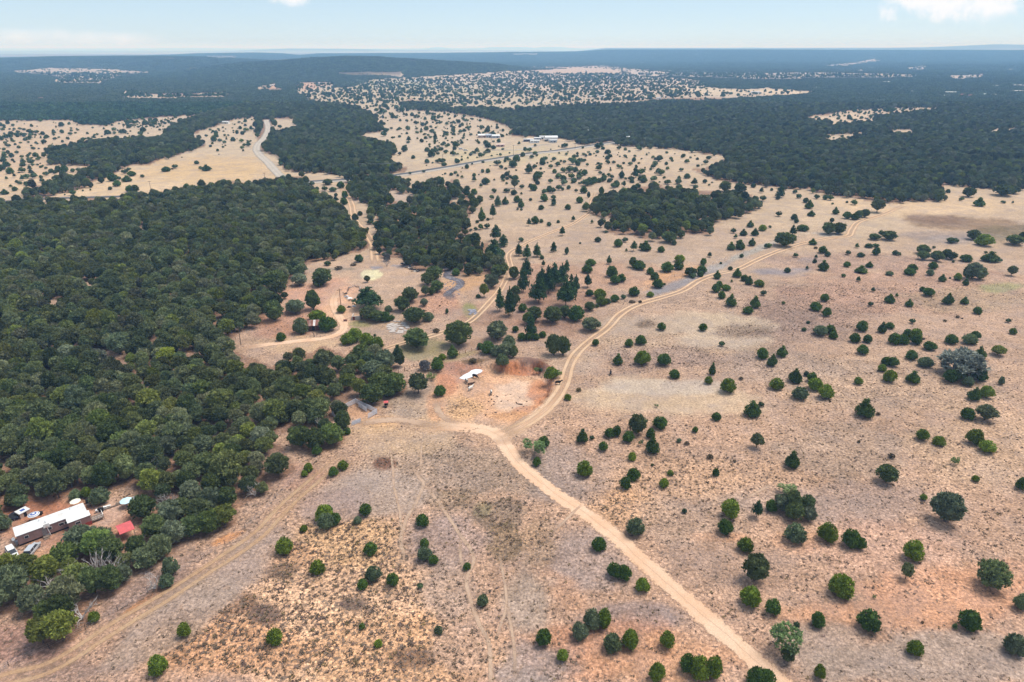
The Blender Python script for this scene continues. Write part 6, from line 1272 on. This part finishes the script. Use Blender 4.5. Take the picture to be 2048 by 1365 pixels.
# ------------------------------------------------------------------ labels for the trees placed one by one
LM = [((1003,868),'the dirt road fork'),((940,742),'the white dried pond'),((1090,745),'the steep red pit bank'),((1922,731),'the big grey spreading shrub'),((714,815),'the steel corral'),((772,803),'the red-roofed feeder'),((630,650),'the tin-roofed cabin'),((744,610),'the tall pine'),((743,551),'the yellow-green ground patch'),((820,535),'the charred log pile'),((915,570),'the grey dry wash'),
 ((796,655),'the pale rock slabs'),((100,1045),'the mobile home'),((245,1055),'the red carport'),((60,1098),'the silver car'),((165,1240),'the bleached dead tree'),((1480,1300),'the main road near the bottom edge'),((1250,1095),'the main road in the lower right'),((430,1129),'the lower left track'),((1600,541),'the violet gravel patch'),((1700,462),'the far bend of the right road'),((1241,632),'the long bend of the right road'),((1399,562),'the right road below the grey gravel'),
 ((1350,430),'the lone dark grove'),((1184,405),'the curving two-track above the pines'),((1070,590),'the pine group right of the two-track'),((1100,288),'the white barn'),((530,290),'the gravel road'),((925,305),'the parked white vehicles'),((1330,810),'the pale bare patch right of the road'),((1580,1015),'the mixed tree clump in the lower right'),((1890,1030),'the grey-green pinyon at far right'),((1955,1160),'the large round tree near the right edge'),((1570,1290),'the airy pale shrub near the bottom'),((700,1150),'the bare orange soil'),((1010,1020),'the dark scrub patch in the foreground'),
 ((880,1160),'the cattle trail'),((1274,850),'the tall dark tree right of the fork'),((1725,820),'the lone pointed juniper at right'),((1950,870),'the pair of trees by the right edge'),((1840,430),'the dark grass streaks'),((1940,540),'the big grey-green clump at right'),((1600,475),'the dark clump beside the upper road'),((1460,880),'the open slope right of the road fork'),((1530,640),'the dark brush slope'),((1680,640),'the upper right slope'),((1850,670),'the right-hand hillside'),((1640,1200),'the reddish slope at lower right'),((1850,1240),'the bare slope at bottom right'),((1100,360),'the dotted grassland below the highway'),((1400,345),'the forest edge at upper right'),
 ((170,360),'the tree strip in the left field'),((60,350),'the dotted pale field at far left'),((420,350),'the pale left field'),((300,450),'the upper left woodland'),((120,560),'the small clearings at far left'),((500,460),'the right part of the upper woodland'),((400,600),'the centre of the left woodland'),((150,700),'the left edge of the woodland'),((356,705),'the reddish gap in the woodland'),((300,773),'the small red opening in the woodland'),((200,850),'the lower left woodland'),((480,850),'the woodland left of the corral'),((350,940),'the trees above the track'),((100,960),'the trees behind the mobile home'),((870,450),'the centre woodland belt'),((640,740),'the trees above the corral'),((450,1010),'the woodland corner near the track'),((60,1180),'the trees below the parked cars'),((280,1110),'the trees below the red carport'),((560,760),'the thick trees below the cabin track')]
for q in INDIV:
    px, py = to_px(q['x'], q['y'], h1(q['x'], q['y'])+q['h']*.4); q['px'], q['py'] = float(px), float(py); q['pw'] = q['w']*F/(q['y']*CP + CH*SP)
    q['lm'] = min(range(len(LM)), key=lambda i: math.hypot((LM[i][0][0]-q['px']), (LM[i][0][1]-q['py'])*1.5))
    c = LM[q['lm']][0]; dx, dy = q['px']-c[0], (q['py']-c[1])*1.4
    d = math.hypot(dx, dy)
    if d < 14: q['rel'] = 'right at'
    else:
        v = 'above' if dy < -abs(dx)*.45 else ('below' if dy > abs(dx)*.45 else ''); h_ = 'left' if dx < -abs(dy)*.45 else ('right' if dx > abs(dy)*.45 else '')
        q['rel'] = {('above', 'left'): 'up left of', ('above', 'right'): 'up right of', ('below', 'left'): 'down left of', ('below', 'right'): 'down right of', ('', 'left'): 'left of', ('', 'right'): 'right of', ('above', ''): 'above', ('below', ''): 'below'}[(v, h_)]
    q['d'] = d
ORD = ['', 'second ', 'third ', 'fourth ', 'fifth ', 'sixth ', 'seventh ', 'eighth ', 'ninth ', 'tenth ', 'eleventh ', 'twelfth ']
GR = {'juniper tree': 'junipers scattered over the grassland', 'pinyon tree': 'pinyon trees of the woodland and groves', 'pine tree': 'tall pines', 'leafy shrub': 'pale leafy shrubs', 'shrub': 'grey shrubs', 'bare shrub': 'grey shrubs', 'low shrub': 'low brown shrubs'}
groups = {}
for q in INDIV: groups.setdefault((q['adj'], q['rel'], q['lm']), []).append(q)
used = set()
for key, qs in groups.items():
    qs.sort(key=lambda q: q['d'])
    for i, q in enumerate(qs):
        noun = {'juniper tree': 'juniper', 'pinyon tree': 'tree', 'pine tree': 'tree', 'leafy shrub': 'leafy shrub', 'shrub': 'shrub', 'bare shrub': 'shrub', 'low shrub': 'shrub'}[q['cat']]
        near = '' if len(qs) == 1 else (ORD[min(i, 11)] + 'nearest ')
        size = 'small ' if q['pw'] < 17 else ('large ' if q['pw'] > 42 else '')
        lb = (near + size + q['adj'] + ' ' + noun + ' ' + q['rel'] + ' ' + LM[q['lm']][1]).replace('  ', ' ')
        if len(lb.split()) > 16: lb = lb.replace('small ', '').replace('large ', '', 1) if 'large tall' not in lb else lb
        if len(lb.split()) > 16: lb = lb.replace(' rounded', '').replace(' nearest', '')
        assert lb not in used or i > 11; used.add(lb)
        tag(q['o'], lb, q['cat'], GR[q['cat']])
print('objects', len(bpy.data.objects), 'individual trees', len(INDIV))
